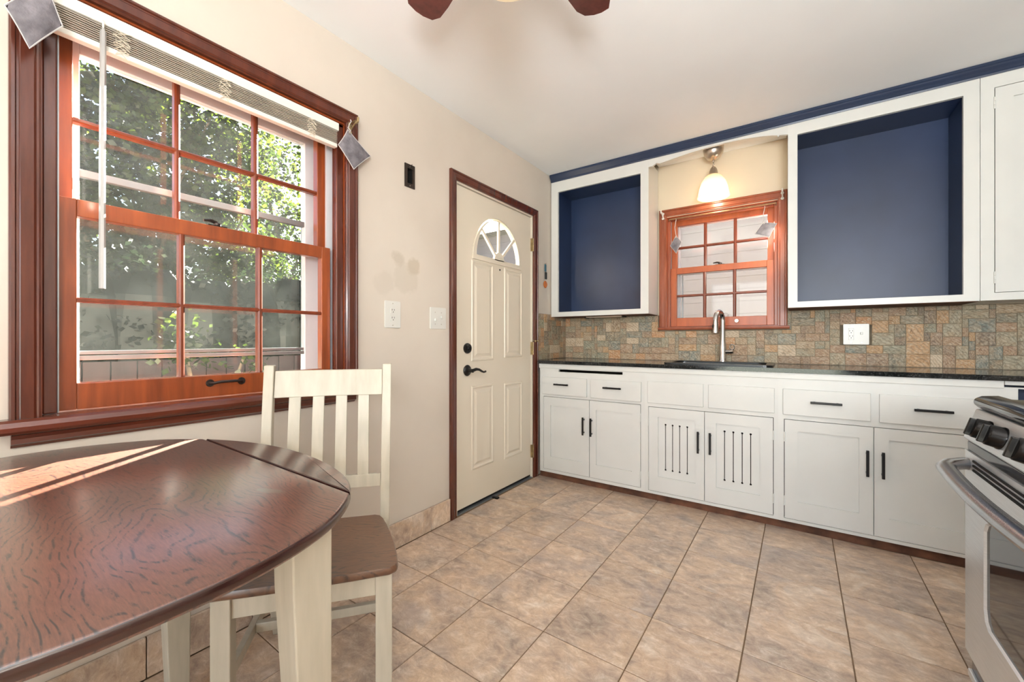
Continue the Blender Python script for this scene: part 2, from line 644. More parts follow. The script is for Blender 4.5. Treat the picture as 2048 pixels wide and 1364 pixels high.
def thing(name, label, cat, org=(0, 0, 0), frame=IDM, group=None, kind=None):
    o = bpy.data.objects.new(name, None)
    o.empty_display_size = .05
    COL.objects.link(o)
    o.matrix_world = frame @ Matrix.Translation(org)
    ORG[o.name] = org
    if label:
        o['label'] = label
    if cat:
        o['category'] = cat
    if group:
        o['group'] = group
    if kind:
        o['kind'] = kind
    return o


def tag(o, label, cat, group=None):
    o['label'] = label
    o['category'] = cat
    if group:
        o['group'] = group
    return o


def plate(outer, holes, w0, w1):
    """flat plate with holes in (u, v), thickness from w0 to w1; returns MB with coords (u, v, w)"""
    cu = bpy.data.curves.new('tmp', 'CURVE')
    cu.dimensions = '2D'
    cu.fill_mode = 'BOTH'
    cu.extrude = abs(w1 - w0) / 2
    for loop in [outer] + list(holes):
        sp = cu.splines.new('POLY')
        sp.points.add(len(loop) - 1)
        for p, (a, b) in zip(sp.points, loop):
            p.co = (a, b, 0, 1)
        sp.use_cyclic_u = True
    ob = bpy.data.objects.new('tmp', cu)
    COL.objects.link(ob)
    dg = bpy.context.evaluated_depsgraph_get()
    me = bpy.data.meshes.new_from_object(ob.evaluated_get(dg))
    mb = MB()
    mid = (w0 + w1) / 2
    mb.add([(q.co.x, q.co.y, q.co.z + mid) for q in me.vertices], [tuple(p.vertices) for p in me.polygons])
    bpy.data.objects.remove(ob)
    bpy.data.curves.remove(cu)
    bpy.data.meshes.remove(me)
    return mb


def rect(a0, a1, b0, b1):
    return [(a0, b0), (a1, b0), (a1, b1), (a0, b1)]


def sweep_frame(a0, a1, b0, b1, prof, sides='LTRB'):
    """mitred moulding round a rectangle. prof: closed list of (inset, proud)."""
    mb = MB()
    if sides == 'LTRB':
        rings = []
        for (ca, cb, sa, sb) in ((a0, b0, 1, 1), (a0, b1, 1, -1), (a1, b1, -1, -1), (a1, b0, -1, 1)):
            rings.append([(ca + sa * i, cb + sb * i, p) for i, p in prof])
        mb.loft(rings, closed=True)
    else:
        rings = [[(a0 + i, b0, p) for i, p in prof], [(a0 + i, b1 - i, p) for i, p in prof],
                 [(a1 - i, b1 - i, p) for i, p in prof], [(a1 - i, b0, p) for i, p in prof]]
        mb.loft(rings)
    return mb


XL = -1.705
YB = 3.245
TH = R(1.15)
ZC = 2.448
XR = 1.085
YREAR = -3.0
KF = Matrix.Translation((XL, YB, 0)) @ Matrix.Rotation(TH, 4, 'Z')   # back wall frame: x = along wall, -y = into room


def Lm(a, b, w):      # left wall coordinates (y, z, proud) -> world
    return (XL + w, a, b)


def Km(a, b, w):      # back wall coordinates (s, z, proud) -> frame KF
    return (a, -w, b)


# ------------------------------------------------------------------ room shell
wl = build('wall_left', plate(rect(YREAR, YB + .15, -.1, ZC), [rect(.163, 1.087, .83, 2.068), rect(1.80, 2.70, -.05, 2.045),
                                                           rect(1.432, 1.49, 1.905, 2.0)], -.12, 0).map(Lm), 'wall', kind='structure')
wb = build('wall_back', plate(rect(-.02, 2.95, -.1, ZC + .05), [rect(.868, 1.594, 1.17, 2.022)], -.14, 0).map(Km), 'wallback', frame=KF, kind='structure')
build('wall_right', MB().box(XR, XR + .1, YREAR, YB + .2, -.1, ZC), 'wall', kind='structure')
build('wall_rear', plate(rect(XL, XR, -.1, ZC), [rect(-1.3, .8, .32, 2.28)], 0, .1).map(lambda a, b, w: (a, YREAR - w, b)), 'wall', kind='structure')  # rear opening made up to hold the fill light
build('ceiling', MB().box(XL - .12, XR + .1, YREAR - .1, YB + .3, ZC, ZC + .1), 'ceiling', kind='structure')
fl = build('floor', MB().box(XL - .12, XR + .1, YREAR - .1, YB + .2, -.12, -.0035), 'grout', kind='structure')

# floor tiles, one object each
ts = .3062
gap = .0042
x_edges = [-1.383 + ts * i for i in range(-1, 9)]
y_edges = [1.905 + ts * j for j in range(-17, 5)]


def unit_tile(name, h=.009, bev=.0012, size=ts):
    mb = MB()
    a = size / 2 - gap / 2
    b = a - bev
    mb.loft([[(-a, -a, -h), (a, -a, -h), (a, a, -h), (-a, a, -h)], [(-a, -a, -bev), (a, -a, -bev), (a, a, -bev), (-a, a, -bev)],
             [(-b, -b, 0), (b, -b, 0), (b, b, 0), (-b, b, 0)]])
    me = mesh_from(name, mb, (0, 0, 0), False, 30)
    me.materials.append(M['tile'])
    return me


tile_me = unit_tile('tile')
for i in range(len(x_edges) - 1):
    for j in range(len(y_edges) - 1):
        x0, x1, y0, y1 = x_edges[i], x_edges[i + 1], y_edges[j], y_edges[j + 1]
        x0 = max(x0, XL + .001)
        x1 = min(x1, XR - .001)
        if x1 - x0 < .02:
            continue
        y1 = min(y1, 2.80)
        y0 = max(y0, YREAR)
        if y1 - y0 < .02:
            continue
        o = bpy.data.objects.new('tile', tile_me)
        COL.objects.link(o)
        o.parent = fl
        o.location = ((x0 + x1) / 2, (y0 + y1) / 2, random.uniform(-.0006, .0004))
        o.scale = ((x1 - x0 - gap) / (ts - gap), (y1 - y0 - gap) / (ts - gap), 1)

# tile baseboard on the left wall
bb = build('baseboard_left', MB().box(XL, XL + .004, YREAR, 1.762, 0, .128), 'grout', kind='structure')
ye = 1.762
edges = [ye, 1.609]
while edges[-1] > YREAR:
    edges.append(edges[-1] - .3062)
for a, b in zip(edges[:-1], edges[1:]):
    b = max(b, YREAR)
    build('tile', MB().box(XL + .004, XL + .015, b + .0015, a - .0015, .001, .13), 'tile', parent=bb, bevel=.0015, seg=1)

# ------------------------------------------------------------------ windows
CAS = [(0, 0), (0, .022), (.004, .026), (.010, .026), (.013, .021), (.017, .021), (.020, .023), (.043, .021), (.048, .016), (.052, .018), (.057, .014), (.057, 0)]


def sash(parent, a0, a1, b0, b1, w0, w1, stile, rt, rb, na, nb, mats, mp, name='sash', mun=.017, fold=None):
    """a sash: frame part, muntins and panes as sub-parts"""
    mb = MB()
    s = build(name, sweep_like(a0, a1, b0, b1, w0, w1, stile, rt, rb).map(mp), mats[0], parent=parent, bevel=.0025)
    g0, g1, h0, h1 = a0 + stile, a1 - stile, b0 + rb, b1 - rt
    wm = (w0 + w1) / 2
    ps = []
    for k in range(1, na):
        c = g0 + (g1 - g0) * k / na
        build('muntin', MB().prism([(c - mun / 2, w1 - .006), (c - mun / 5, w1 - .001), (c + mun / 5, w1 - .001), (c + mun / 2, w1 - .006),
                                   (c + mun / 2, w0 + .006), (c - mun / 2, w0 + .006)], h0, h1, 'z').map(lambda a, w, b: mp(a, b, w)), mats[1], parent=s)
    for k in range(1, nb):
        c = h0 + (h1 - h0) * k / nb
        build('muntin', MB().prism([(c - mun / 2.4, w1 - .006), (c - mun / 5, w1 - .0015), (c + mun / 5, w1 - .0015), (c + mun / 2.4, w1 - .006),
                                   (c + mun / 2.4, w0 + .006), (c - mun / 2.4, w0 + .006)], g0, g1, 'z').map(lambda b, w, a: mp(a, b, w)), mats[1], parent=s)
    for i in range(na):
        for j in range(nb):
            p0 = g0 + (g1 - g0) * i / na
            p1 = g0 + (g1 - g0) * (i + 1) / na
            q0 = h0 + (h1 - h0) * j / nb
            q1 = h0 + (h1 - h0) * (j + 1) / nb
            build('pane', MB().box(p0 + .002, p1 - .002, q0 + .002, q1 - .002, wm - .0015, wm + .0015).map(mp), 'glass', parent=s)
    return s


def sweep_like(a0, a1, b0, b1, w0, w1, stile, rt, rb):
    mb = MB()
    mb.box(a0, a0 + stile, b0, b1, w0, w1)
    mb.box(a1 - stile, a1, b0, b1, w0, w1)
    mb.box(a0 + stile, a1 - stile, b0, b0 + rb, w0, w1)
    mb.box(a0 + stile, a1 - stile, b1 - rt, b1, w0, w1)
    return mb


def crank_latch(parent, c, z, w, mp, frame_sign=1):
    mb = MB()
    mb.box(c - .035, c + .035, w - .028, w + .004, 0, 0) if False else None
    mb.prism([(c - .03, w - .022), (c + .03, w - .022), (c + .03, w - .004), (c - .03, w - .004)], z, z + .004, 'z')
    mb.lathe([(.012, 0), (.012, .008), (.006, .012)], (c, w - .012, z + .004), n=12)
    mb.tube([(c, w - .012, z + .014), (c - .02, w - .008, z + .018), (c - .045, w - .004, z + .014)], [.006, .007, .004], n=8)
    return build('sash_lock', mb.map(lambda a, ww, b: mp(a, b, ww)), 'iron', parent=parent, smooth=True, label='dark iron sash lock')


# --- window_1, left wall
w1 = thing('window_1', None, None, (XL, .62, .865), kind='structure')
cas = sweep_frame(.108, 1.137, .862, 2.125, CAS, 'LTR').map(Lm)
build('casing', cas, 'cherry', parent=w1)
jm = MB()
jm.box(.163, .168, .862, 2.068, -.13, .0)
jm.box(1.080, 1.087, .862, 2.068, -.13, .0)
jm.box(.163, 1.087, 2.062, 2.068, -.13, .0)
build('jamb', jm.map(Lm), 'amber', parent=w1)
st = MB()
st.box(.168, .197, .868, 2.062, -.045, -.008)
st.box(1.046, 1.080, .868, 2.062, -.045, -.008)
st.box(.168, 1.080, 2.046, 2.062, -.045, -.008)
build('stop_bead', st.map(Lm), 'cherry', parent=w1, bevel=.004)
pb = MB()
pb.box(.168, .205, .868, 2.062, -.087, -.080)
pb.box(1.040, 1.080, .868, 2.062, -.087, -.080)
build('parting_bead', pb.map(Lm), 'vinyl', parent=w1)
tr_ = MB()
tr_.box(.1975, .2005, .868, 2.04, -.03, -.012)
build('metal_track', tr_.map(Lm), 'alum', parent=w1)
stool = MB()
stool.prism([(.052, .822), (.058, .842), (.05, .862), (.035, .868), (-.05, .868), (-.13, .860), (-.13, .83), (0, .83), (0, .822)], .163, 1.087, 'x')
horn = [(0, .828), (.044, .828), (.052, .836), (.055, .848), (.050, .860), (.040, .866), (0, .866)]
stool = MB()
stool.loft([[Lm(.085, z, w) for w, z in horn], [Lm(1.160, z, w) for w, z in horn]])
stool.box(XL - .13, XL, .166, 1.084, .830, .866)
build('stool', stool, 'cherry_h', parent=w1, bevel=.001)
apr = [(0, .788), (.006, .788), (.014, .796), (.020, .800), (.020, .812), (.022, .815), (.024, .822), (.032, .828), (0, .828)]
ap = MB()
ap.loft([[Lm(.112, z, w) for w, z in apr], [Lm(1.128, z, w) for w, z in apr]])
build('apron', ap, 'cherry_h', parent=w1)
ls = sash(w1, .199, 1.038, .868, 1.494, -.080, -.045, .041, .051, .078, 3, 2, ('amber', 'muntin'), Lm)
build('pull_handle', MB().tube([Lm(.572, .918, -.043), Lm(.58, .918, -.028), Lm(.60, .922, -.022), Lm(.65, .922, -.022), Lm(.67, .918, -.028), Lm(.678, .918, -.043)], .005, 8)
      .lathe([(.014, 0), (.012, .004)], Lm(.574, .918, -.045), (1, 0, 0), 12).lathe([(.014, 0), (.012, .004)], Lm(.676, .918, -.045), (1, 0, 0), 12),
      'iron', parent=ls, smooth=True, label='worn iron pull handle')
crank_latch(ls, .60, 1.494, -.045, Lm)
us = sash(w1, .199, 1.038, 1.453, 2.056, -.122, -.087, .038, .055, .036, 3, 2, ('amber', 'muntin'), Lm)
# storm window of white vinyl and aluminium
sj = MB()
sj.box(.163, .262, .80, 2.10, -.205, -.165)
sj.box(.985, 1.087, .80, 2.10, -.205, -.165)
sj.box(.262, .985, 1.985, 2.10, -.205, -.165)
sj.box(.262, .985, .80, .935, -.205, -.165)
sj.box(.163, .175, .80, 2.10, -.165, -.13)
sj.box(1.072, 1.087, .80, 2.10, -.165, -.13)
sj.box(.163, 1.087, 2.062, 2.10, -.165, -.13)
storm = build('storm_window', sj.map(Lm), 'vinyl', parent=w1, bevel=.002)
build('storm_rail', MB().box(.262, .985, 1.598, 1.622, -.192, -.170).map(Lm), 'alum', parent=storm, bevel=.002)
build('storm_rail', MB().box(.262, .985, 1.010, 1.024, -.192, -.172).map(Lm).add(MB().box(.262, .985, 1.028, 1.040, -.194, -.176).map(Lm).v, MB().box(0, 1, 0, 1, 0, 1).f), 'alum', parent=storm, bevel=.001)
build('pane', MB().box(.262, .985, 1.622, 1.985, -.184, -.181).map(Lm), 'glass_dirty', parent=storm)
build('pane', MB().box(.262, .985, .935, 1.598, -.184, -.181).map(Lm), 'glass_dirty', parent=storm)
build('insect_screen', MB().box(.262, .985, 1.03, 1.60, -.197, -.196).map(Lm), 'screen', parent=storm)

# --- window_2, above the sink
CAS2 = [(0, 0), (0, .020), (.006, .024), (.012, .024), (.016, .018), (.040, .018), (.045, .014), (.052, .014), (.052, 0)]
w2 = thing('window_2', None, None, (1.23, 0, 1.165), KF, kind='structure')
build('casing', sweep_frame(.818, 1.644, 1.172, 2.078, CAS2, 'LTR').map(Km), 'cherryk', parent=w2)
jm = MB()
jm.box(.868, .873, 1.17, 2.022, -.13, 0)
jm.box(1.589, 1.594, 1.17, 2.022, -.13, 0)
jm.box(.868, 1.594, 2.017, 2.022, -.13, 0)
build('jamb', jm.map(Km), 'amberk', parent=w2)
st = MB()
st.box(.873, .893, 1.175, 2.017, -.03, -.008)
st.box(1.569, 1.589, 1.175, 2.017, -.03, -.008)
st.box(.873, 1.589, 1.997, 2.017, -.03, -.008)
build('stop_bead', st.map(Km), 'cherryk', parent=w2, bevel=.003)
build('parting_bead', MB().box(.873, .885, 1.175, 2.017, -.066, -.060).box(1.577, 1.589, 1.175, 2.017, -.066, -.060).map(Km), 'vinyl', parent=w2)
sp = MB()
hp = [(0, 1.150), (.034, 1.150), (.038, 1.158), (.036, 1.170), (0, 1.172)]
sp.loft([[Km(.812, z, w) for w, z in hp], [Km(1.656, z, w) for w, z in hp]])
sp.add(MB().box(.870, 1.592, 1.150, 1.176, -.13, 0).map(Km).v, MB().box(0, 1, 0, 1, 0, 1).f)
build('stool', sp, 'cherryk', parent=w2)
ls2 = sash(w2, .893, 1.569, 1.178, 1.628, -.060, -.030, .043, .046, .066, 3, 2, ('amberk', 'muntin'), Km, mun=.02)
crank_latch(ls2, 1.235, 1.628, -.030, Km)
build('pull_knob', MB().lathe([(.006, 0), (.006, .014), (.014, .02), (.012, .028)], Km(1.345, 1.212, -.03), (0, -1, 0), 12), 'nickel', parent=ls2, smooth=True)
sash(w2, .893, 1.569, 1.588, 2.000, -.096, -.066, .040, .040, .030, 3, 2, ('amberk', 'muntin'), Km, mun=.02)
sj = MB()
sj.box(.868, .932, 1.12, 2.05, -.19, -.15)
sj.box(1.536, 1.594, 1.12, 2.05, -.19, -.15)
sj.box(.932, 1.536, 1.972, 2.05, -.19, -.15)
sj.box(.932, 1.536, 1.12, 1.215, -.19, -.15)
sj.box(.868, .88, 1.12, 2.05, -.15, -.13)
sj.box(1.582, 1.594, 1.12, 2.05, -.15, -.13)
storm2 = build('storm_window', sj.map(Km), 'vinyl', parent=w2, bevel=.002)
build('storm_rail', MB().box(.932, 1.536, 1.59, 1.615, -.18, -.16).map(Km), 'vinyl', parent=storm2, bevel=.002)
build('pane', MB().box(.932, 1.536, 1.215, 1.59, -.172, -.169).map(Km), 'glass_dirty', parent=storm2)
build('pane', MB().box(.932, 1.536, 1.615, 1.972, -.172, -.169).map(Km), 'glass_dirty', parent=storm2)
build('screen_stile', MB().box(.948, .958, 1.215, 1.59, -.165, -.16).map(Km), 'alum', parent=storm2)

# ------------------------------------------------------------------ door_1
d1 = thing('door_1', None, None, (XL, 2.25, 0), kind='structure')
DC = [(0, 0), (0, .018), (.004, .021), (.011, .021), (.014, .017), (.018, .019), (.042, .017), (.046, .013), (.050, .014), (.054, .010), (.054, 0)]
build('casing', sweep_frame(1.765, 2.752, 0, 2.100, DC, 'LTR').map(Lm), 'cherry', parent=d1)
jb = MB()
jb.box(1.80, 1.836, 0, 2.045, -.12, -.001)
jb.box(2.688, 2.70, 0, 2.045, -.12, -.001)
jb.box(1.836, 2.688, 2.036, 2.045, -.12, -.001)
build('jamb', jb.map(Lm), 'door', parent=d1)
build('threshold', MB().box(1.836, 2.688, -.003, .004, -.10, .003).map(Lm), 'alum', parent=d1, bevel=.001)
yc, zb, ra, rb_ = 2.270, 1.622, .282, .306


def halfell(a, b, z, n=28, c=None):
    c = yc if c is None else c
    return [(c + a * math.cos(PI * i / n), z + b * math.sin(PI * i / n)) for i in range(n + 1)]


F0, F1 = -.052, -.012
slab = build('door_leaf', plate(rect(1.842, 2.684, .022, 2.032), [halfell(ra - .01, rb_ - .01, zb)], F0, F1).map(Lm), 'door', parent=d1, bevel=.0015)
build('bottom_sweep', MB().box(1.842, 2.684, .008, .022, -.05, -.016).map(Lm), 'void', parent=d1, label='black bottom sweep')
# fanlight: rim, three spokes, hub, four panes
rim = plate(halfell(ra, rb_, zb - .022) , [halfell(ra - .035, rb_ - .035, zb + .010)], F1 - .008, F1 + .008)
fr = build('fanlight_frame', rim.map(Lm), 'door', parent=slab, bevel=.003)
hb = MB()
hb.lathe([(.001, 0)], (0, 0, 0)) if False else None
build('fanlight_hub', plate(halfell(.056, .058, zb + .004, 16), [], F1 - .008, F1 + .008).map(Lm), 'door', parent=slab, bevel=.003)
for t in (45, 90, 135):
    c, s = math.cos(R(t)), math.sin(R(t))
    r1 = 1 / math.sqrt((c / (ra - .03)) ** 2 + (s / (rb_ - .03)) ** 2)
    px, pz = -s * .009, c * .009
    mb = MB()
    pts = [(yc + c * .05 + px, zb + s * .05 + pz), (yc + c * r1 + px, zb + s * r1 + pz), (yc + c * r1 - px, zb + s * r1 - pz), (yc + c * .05 - px, zb + s * .05 - pz)]
    build('fanlight_spoke', plate(pts, [], F1 - .008, F1 + .006).map(Lm), 'door', parent=slab, bevel=.003)
for t0 in (0, 45, 90, 135):
    pts = [(yc, zb)]
    for k in range(8):
        t = R(t0 + 45 * k / 7)
        pts.append((yc + (ra - .012) * math.cos(t), zb + (rb_ - .012) * math.sin(t)))
    build('fanlight_pane', plate(pts, [], -.034, -.030).map(Lm), 'glass_dirty', parent=slab)
for (a0, a1, b0, b1) in ((1.979, 2.209, .938, 1.592), (2.335, 2.563, .948, 1.592), (1.979, 2.209, .236, .778), (2.335, 2.563, .222, .764)):
    rp = [(0, F1), (.004, F1 + .005), (.012, F1 + .006), (.020, F1 + .001), (.028, F1)]
    mb = sweep_frame(a0, a1, b0, b1, rp)
    g = .030
    mb.loft([[(a0 + g, b0 + g, F1), (a1 - g, b0 + g, F1), (a1 - g, b1 - g, F1), (a0 + g, b1 - g, F1)],
             [(a0 + g + .018, b0 + g + .018, F1 + .0065), (a1 - g - .018, b0 + g + .018, F1 + .0065), (a1 - g - .018, b1 - g - .018, F1 + .0065), (a0 + g + .018, b1 - g - .018, F1 + .0065)]])
    build('raised_panel', mb.map(Lm), 'door', parent=slab)
build('deadbolt', MB().lathe([(.032, 0), (.034, .006), (.030, .016), (.016, .020), (.012, .030)], Lm(1.935, 1.022, F1), (1, 0, 0), 20)
      .box(XL + F1 + .026, XL + F1 + .034, 1.929, 1.941, 1.010, 1.034), 'black', parent=slab, smooth=True, label='black oval deadbolt')
lev = MB().lathe([(.033, 0), (.036, .006), (.030, .014), (.014, .020), (.011, .045), (.013, .052), (.004, .056)], Lm(1.935, .882, F1), (1, 0, 0), 20)
lev.tube([Lm(1.935, .882, F1 + .048), Lm(1.965, .890, F1 + .052), Lm(1.995, .886, F1 + .052), Lm(2.025, .873, F1 + .050), Lm(2.048, .866, F1 + .048), Lm(2.066, .870, F1 + .048)],
         [.010, .010, .008, .007, .006, .007], 10)
build('lever_handle', lev, 'black', parent=slab, smooth=True, label='black curved lever handle')
build('peephole', MB().lathe([(.0065, 0), (.006, .003)], Lm(2.283, 1.567, F1), (1, 0, 0), 12), 'black', parent=slab, smooth=True)
for z in (1.82, 1.01, .205):
    hg = MB().box(XL - .012, XL + .002, 2.683, 2.691, z - .05, z + .05)
    for k in range(5):
        hg.lathe([(.006, 0), (.006, .019)], (XL + .006, 2.694, z - .05 + .0202 * k), n=10)
    build('hinge', hg, 'brass', parent=d1, smooth=True, label='aged brass hinge')
build('hinge_stop', MB().tube([(XL + .008, 2.694, 1.068), (XL + .03, 2.675, 1.068), (XL + .045, 2.665, 1.066)], .004, 8)
      .sphere((XL + .046, 2.664, 1.066), .008).tube([(XL + .008, 2.694, 1.068), (XL + .035, 2.715, 1.068)], .004, 8).sphere((XL + .037, 2.717, 1.068), .008),
      'brass', parent=d1, smooth=True)
wd = MB()
wd.prism([(0, 0), (.05, 0), (.05, .012), (0, .006)], -.012, .012, 'y')
o = build('door_wedge', wd.map(lambda a, b, c: (XL - .005 + a, 2.19 + b, c)), 'black', org=(XL + .02, 2.19, 0))
tag(o, 'small black rubber wedge on the tiles under the white entry door', 'door stop')

# ------------------------------------------------------------------ cabinets (back wall frame)
FD = .515        # face distance of base run
UD = .270


def shaker(parent, a0, a1, b0, b1, w, ia, ib, slots=None, t=.018, frame_mat='white'):
    """ia = (left, right) inner panel limits, ib = (bottom, top)"""
    d = build('door', plate(rect(a0, a1, b0, b1), [rect(ia[0], ia[1], ib[0], ib[1])], w - t, w).map(Km), frame_mat, parent=parent, bevel=.0012)
    holes = []
    if slots:
        for s in slots:
            hw, rr = .0022, .0062
            z0, z1 = .222, .518
            loop = []
            for k in range(9):
                t2 = R(-90 + 20 + 0) if False else R(200 + (340 - 200) * 0)
            n_ = 10
            a_ = math.asin(hw / rr)
            for k in range(n_ + 1):
                q = PI / 2 + a_ + (2 * PI - 2 * a_) * k / n_
                loop.append((s + rr * math.cos(q), z0 + rr * math.sin(q)))
            for k in range(n_ + 1):
                q = -PI / 2 + a_ + (2 * PI - 2 * a_) * k / n_
                loop.append((s + rr * math.cos(q), z1 + rr * math.sin(q)))
            holes.append(loop)
    build('panel', plate(rect(ia[0] - .004, ia[1] + .004, ib[0] - .004, ib[1] + .004), holes, w - .015, w - .009).map(Km), frame_mat, parent=d)
    return d


def bar(parent, p0, p1, w):
    mb = MB()
    (a0, z0), (a1, z1) = p0, p1
    if abs(a1 - a0) > abs(z1 - z0):
        mb.box(a0, a1, z0 - .006, z0 + .006, w + .020, w + .030)
        for a in (a0 + .018, a1 - .018):
            mb.box(a - .005, a + .005, z0 - .005, z0 + .005, w, w + .021)
    else:
        mb.box(a0 - .006, a0 + .006, z0, z1, w + .020, w + .030)
        for z in (z0 + .018, z1 - .018):
            mb.box(a0 - .005, a0 + .005, z - .005, z + .005, w, w + .021)
    return build('handle', mb.map(Km), 'black', parent=parent, bevel=.0015, label='black bar handle')


def hinges(parent, a, zs, w, h=.055):
    for z in zs:
        mb = MB()
        for k in range(3):
            mb.lathe([(.004, 0), (.004, h / 3 - .001)], (a, -(w + .002), z - h / 2 + k * h / 3), n=8)
        build('hinge', mb, 'white_edge', parent=parent, smooth=True)


def base_unit(a0, a1, cat_label, holes, group='white base cabinets along the back wall'):
    t = thing('base_cabinet', cat_label, 'cabinet', ((a0 + a1) / 2, -.3, 0), KF, group=group)
    build('face_frame', plate(rect(a0, a1, .052, .862), holes, FD - .022, FD - .002).map(Km), 'white', parent=t, bevel=.001)
    cb = MB()
    cb.box(a0 + .002, a1 - .002, .052, .07, .02, FD - .022)
    cb.box(a0 + .002, a1 - .002, .07, .86, .02, .03)
    cb.box(a0 + .002, a0 + .014, .07, .86, .03, FD - .022)
    cb.box(a1 - .014, a1 - .002, .07, .86, .03, FD - .022)
    build('carcass', cb.map(Km), 'darkbox', parent=t, label='dark cabinet inside')
    return t


g = .003
# unit 1
t = base_unit(.035, .848, 'white base cabinet beside the entry door, two small drawers under a long black slot',
              [rect(.199, .696, .832, .851), rect(.062, .448, .074, .640), rect(.456, .826, .074, .640)] if False else
              [rect(.199, .696, .832, .851), rect(.068, .822, .074, .638)])
for (a0, a1, h0, h1) in ((.060, .432, .175, .295), (.462, .826, .565, .696)):
    d = build('drawer', MB().box(a0, a1, .656, .790, FD - .006, FD + .012).map(Km), 'white', parent=t, bevel=.003)
    bar(d, (h0, .738), (h1, .738), FD + .012)
d = shaker(t, .068 + g, .4485, .074 + g, .638 - g, FD, (.129, .388), (.176, .571))
bar(d, (.408, .380), (.408, .510), FD)
hinges(d, .070, (.16, .55), FD)
d = shaker(t, .4525, .822 - g, .074 + g, .638 - g, FD, (.501, .762), (.174, .569))
bar(d, (.469, .378), (.469, .509), FD)
hinges(d, .820, (.16, .55), FD)
# unit 2 (sink)
t = base_unit(.848, 1.600, 'white sink cabinet with slotted vent doors and two blank drawer fronts', [rect(.872, 1.578, .070, .631)])
for (a0, a1) in ((.868, 1.210), (1.238, 1.582)):
    build('false_drawer_front', MB().box(a0, a1, .656, .800, FD - .006, FD + .008).map(Km), 'white', parent=t, bevel=.003)
d = shaker(t, .872 + g, 1.2145, .070 + g, .631 - g, FD, (.935, 1.164), (.172, .566), (.981, 1.025, 1.0685, 1.114))
bar(d, (1.182, .369), (1.182, .504), FD)
hinges(d, .874, (.17, .53), FD)
d = shaker(t, 1.2175, 1.578 - g, .070 + g, .631 - g, FD, (1.281, 1.511), (.170, .563), (1.3265, 1.3735, 1.420, 1.464))
bar(d, (1.250, .371), (1.250, .504), FD)
hinges(d, 1.576, (.17, .53), FD)
# unit 3
t = base_unit(1.600, 2.452, 'white base cabinet beside the stove with two wide drawers and paneled doors', [rect(1.627, 2.410, .069, .629)])
for (a0, a1, h0, h1) in ((1.622, 1.997, 1.746, 1.881), (2.030, 2.425, 2.153, 2.287)):
    d = build('drawer', MB().box(a0, a1, .656, .800, FD - .006, FD + .012).map(Km), 'white', parent=t, bevel=.003)
    bar(d, (h0, .735), (h1, .735), FD + .012)
d = shaker(t, 1.627 + g, 2.0075, .069 + g, .629 - g, FD, (1.690, 1.952), (.172, .565))
bar(d, (1.983, .375), (1.983, .509), FD)
hinges(d, 1.629, (.17, .53), FD)
build('center_stile', MB().box(2.0035, 2.0155, .069, .629, FD - .024, FD - .0185).map(Km), 'white', parent=t)
d = shaker(t, 2.0115, 2.410 - g, .069 + g, .629 - g, FD, (2.069, 2.332), (.170, .568))
bar(d, (2.043, .374), (2.043, .508), FD)
hinges(d, 2.408, (.17, .53), FD)
# corner cabinet with a dark open slot
t = base_unit(2.452, 2.775, 'white corner base cabinet with an open dark slot, behind the stove', [rect(2.495, 2.74, .70, .868 - .012)])
build('slot_liner', MB().box(2.488, 2.745, .69, .70, FD - .2, FD - .024).box(2.488, 2.745, .70, .86, FD - .21, FD - .2).map(Km), 'navy', parent=t)
# toe kick
build('trim_2', MB().box(.02, 2.775, -.002, .051, .40, FD - .035).map(Km), 'brick_toe', frame=KF, kind='structure')
# edge strip below the counter
build('trim_1', MB().box(.030, 2.452, .857, .891, FD - .022, FD + .006).map(Km), 'white_edge', frame=KF, kind='structure', bevel=.002)
build('trim_6', MB().box(2.454, 2.775, .872, .891, FD - .022, FD + .004).map(Km), 'white_edge', frame=KF, kind='structure', bevel=.002)

# countertop with sink cut-out
SA0, SA1, SW0, SW1 = .95, 1.575, .075, .46


def rrect(a0, a1, b0, b1, r, n=5):
    pts = []
    for (ca, cb, q0) in ((a1 - r, b0 + r, -90), (a1 - r, b1 - r, 0), (a0 + r, b1 - r, 90), (a0 + r, b0 + r, 180)):
        for k in range(n + 1):
            q = R(q0 + 90 * k / n)
            pts.append((ca + r * math.cos(q), cb + r * math.sin(q)))
    return pts


ct = thing('countertop', 'black granite countertop along the back wall', 'countertop', (1.4, -.3, .891), KF)
build('slab', plate([(.002, .001), (2.775, .001), (2.775, .540), (.028, .540), (.028, .49), (.002, .49)], [rrect(SA0 + .02, SA1 - .02, SW0 + .055, SW1 - .02, .04)], .892, .916)
      .map(lambda a, w, z: (a, -w, z)), 'granite', parent=ct, bevel=.003)
sk = thing('sink', 'black drop-in sink set in the granite countertop', 'sink', (1.26, -.27, .916), KF)
rim = plate(rrect(SA0, SA1, SW0 - .02, SW1, .05), [rrect(SA0 + .04, SA1 - .04, SW0 + .075, SW1 - .035, .05)], .9165, .925)
build('rim', rim.map(lambda a, w, z: (a, -w, z)), 'sink', parent=sk, bevel=.003)
bwl = MB()
loops = [(0.0, .917), (.004, .85), (.012, .75), (.05, .735)]
rings = []
for ins, z in loops:
    rings.append([(a, -w, z) for a, w in rrect(SA0 + .036 + ins, SA1 - .036 - ins, SW0 + .071 + ins, SW1 - .031 - ins, .05)])
bwl.loft(rings, cap=False)
k = len(rings[0])
bwl.f.append(tuple(3 * k + j for j in range(k)))
build('bowl', bwl, 'sink', parent=sk, smooth=True)

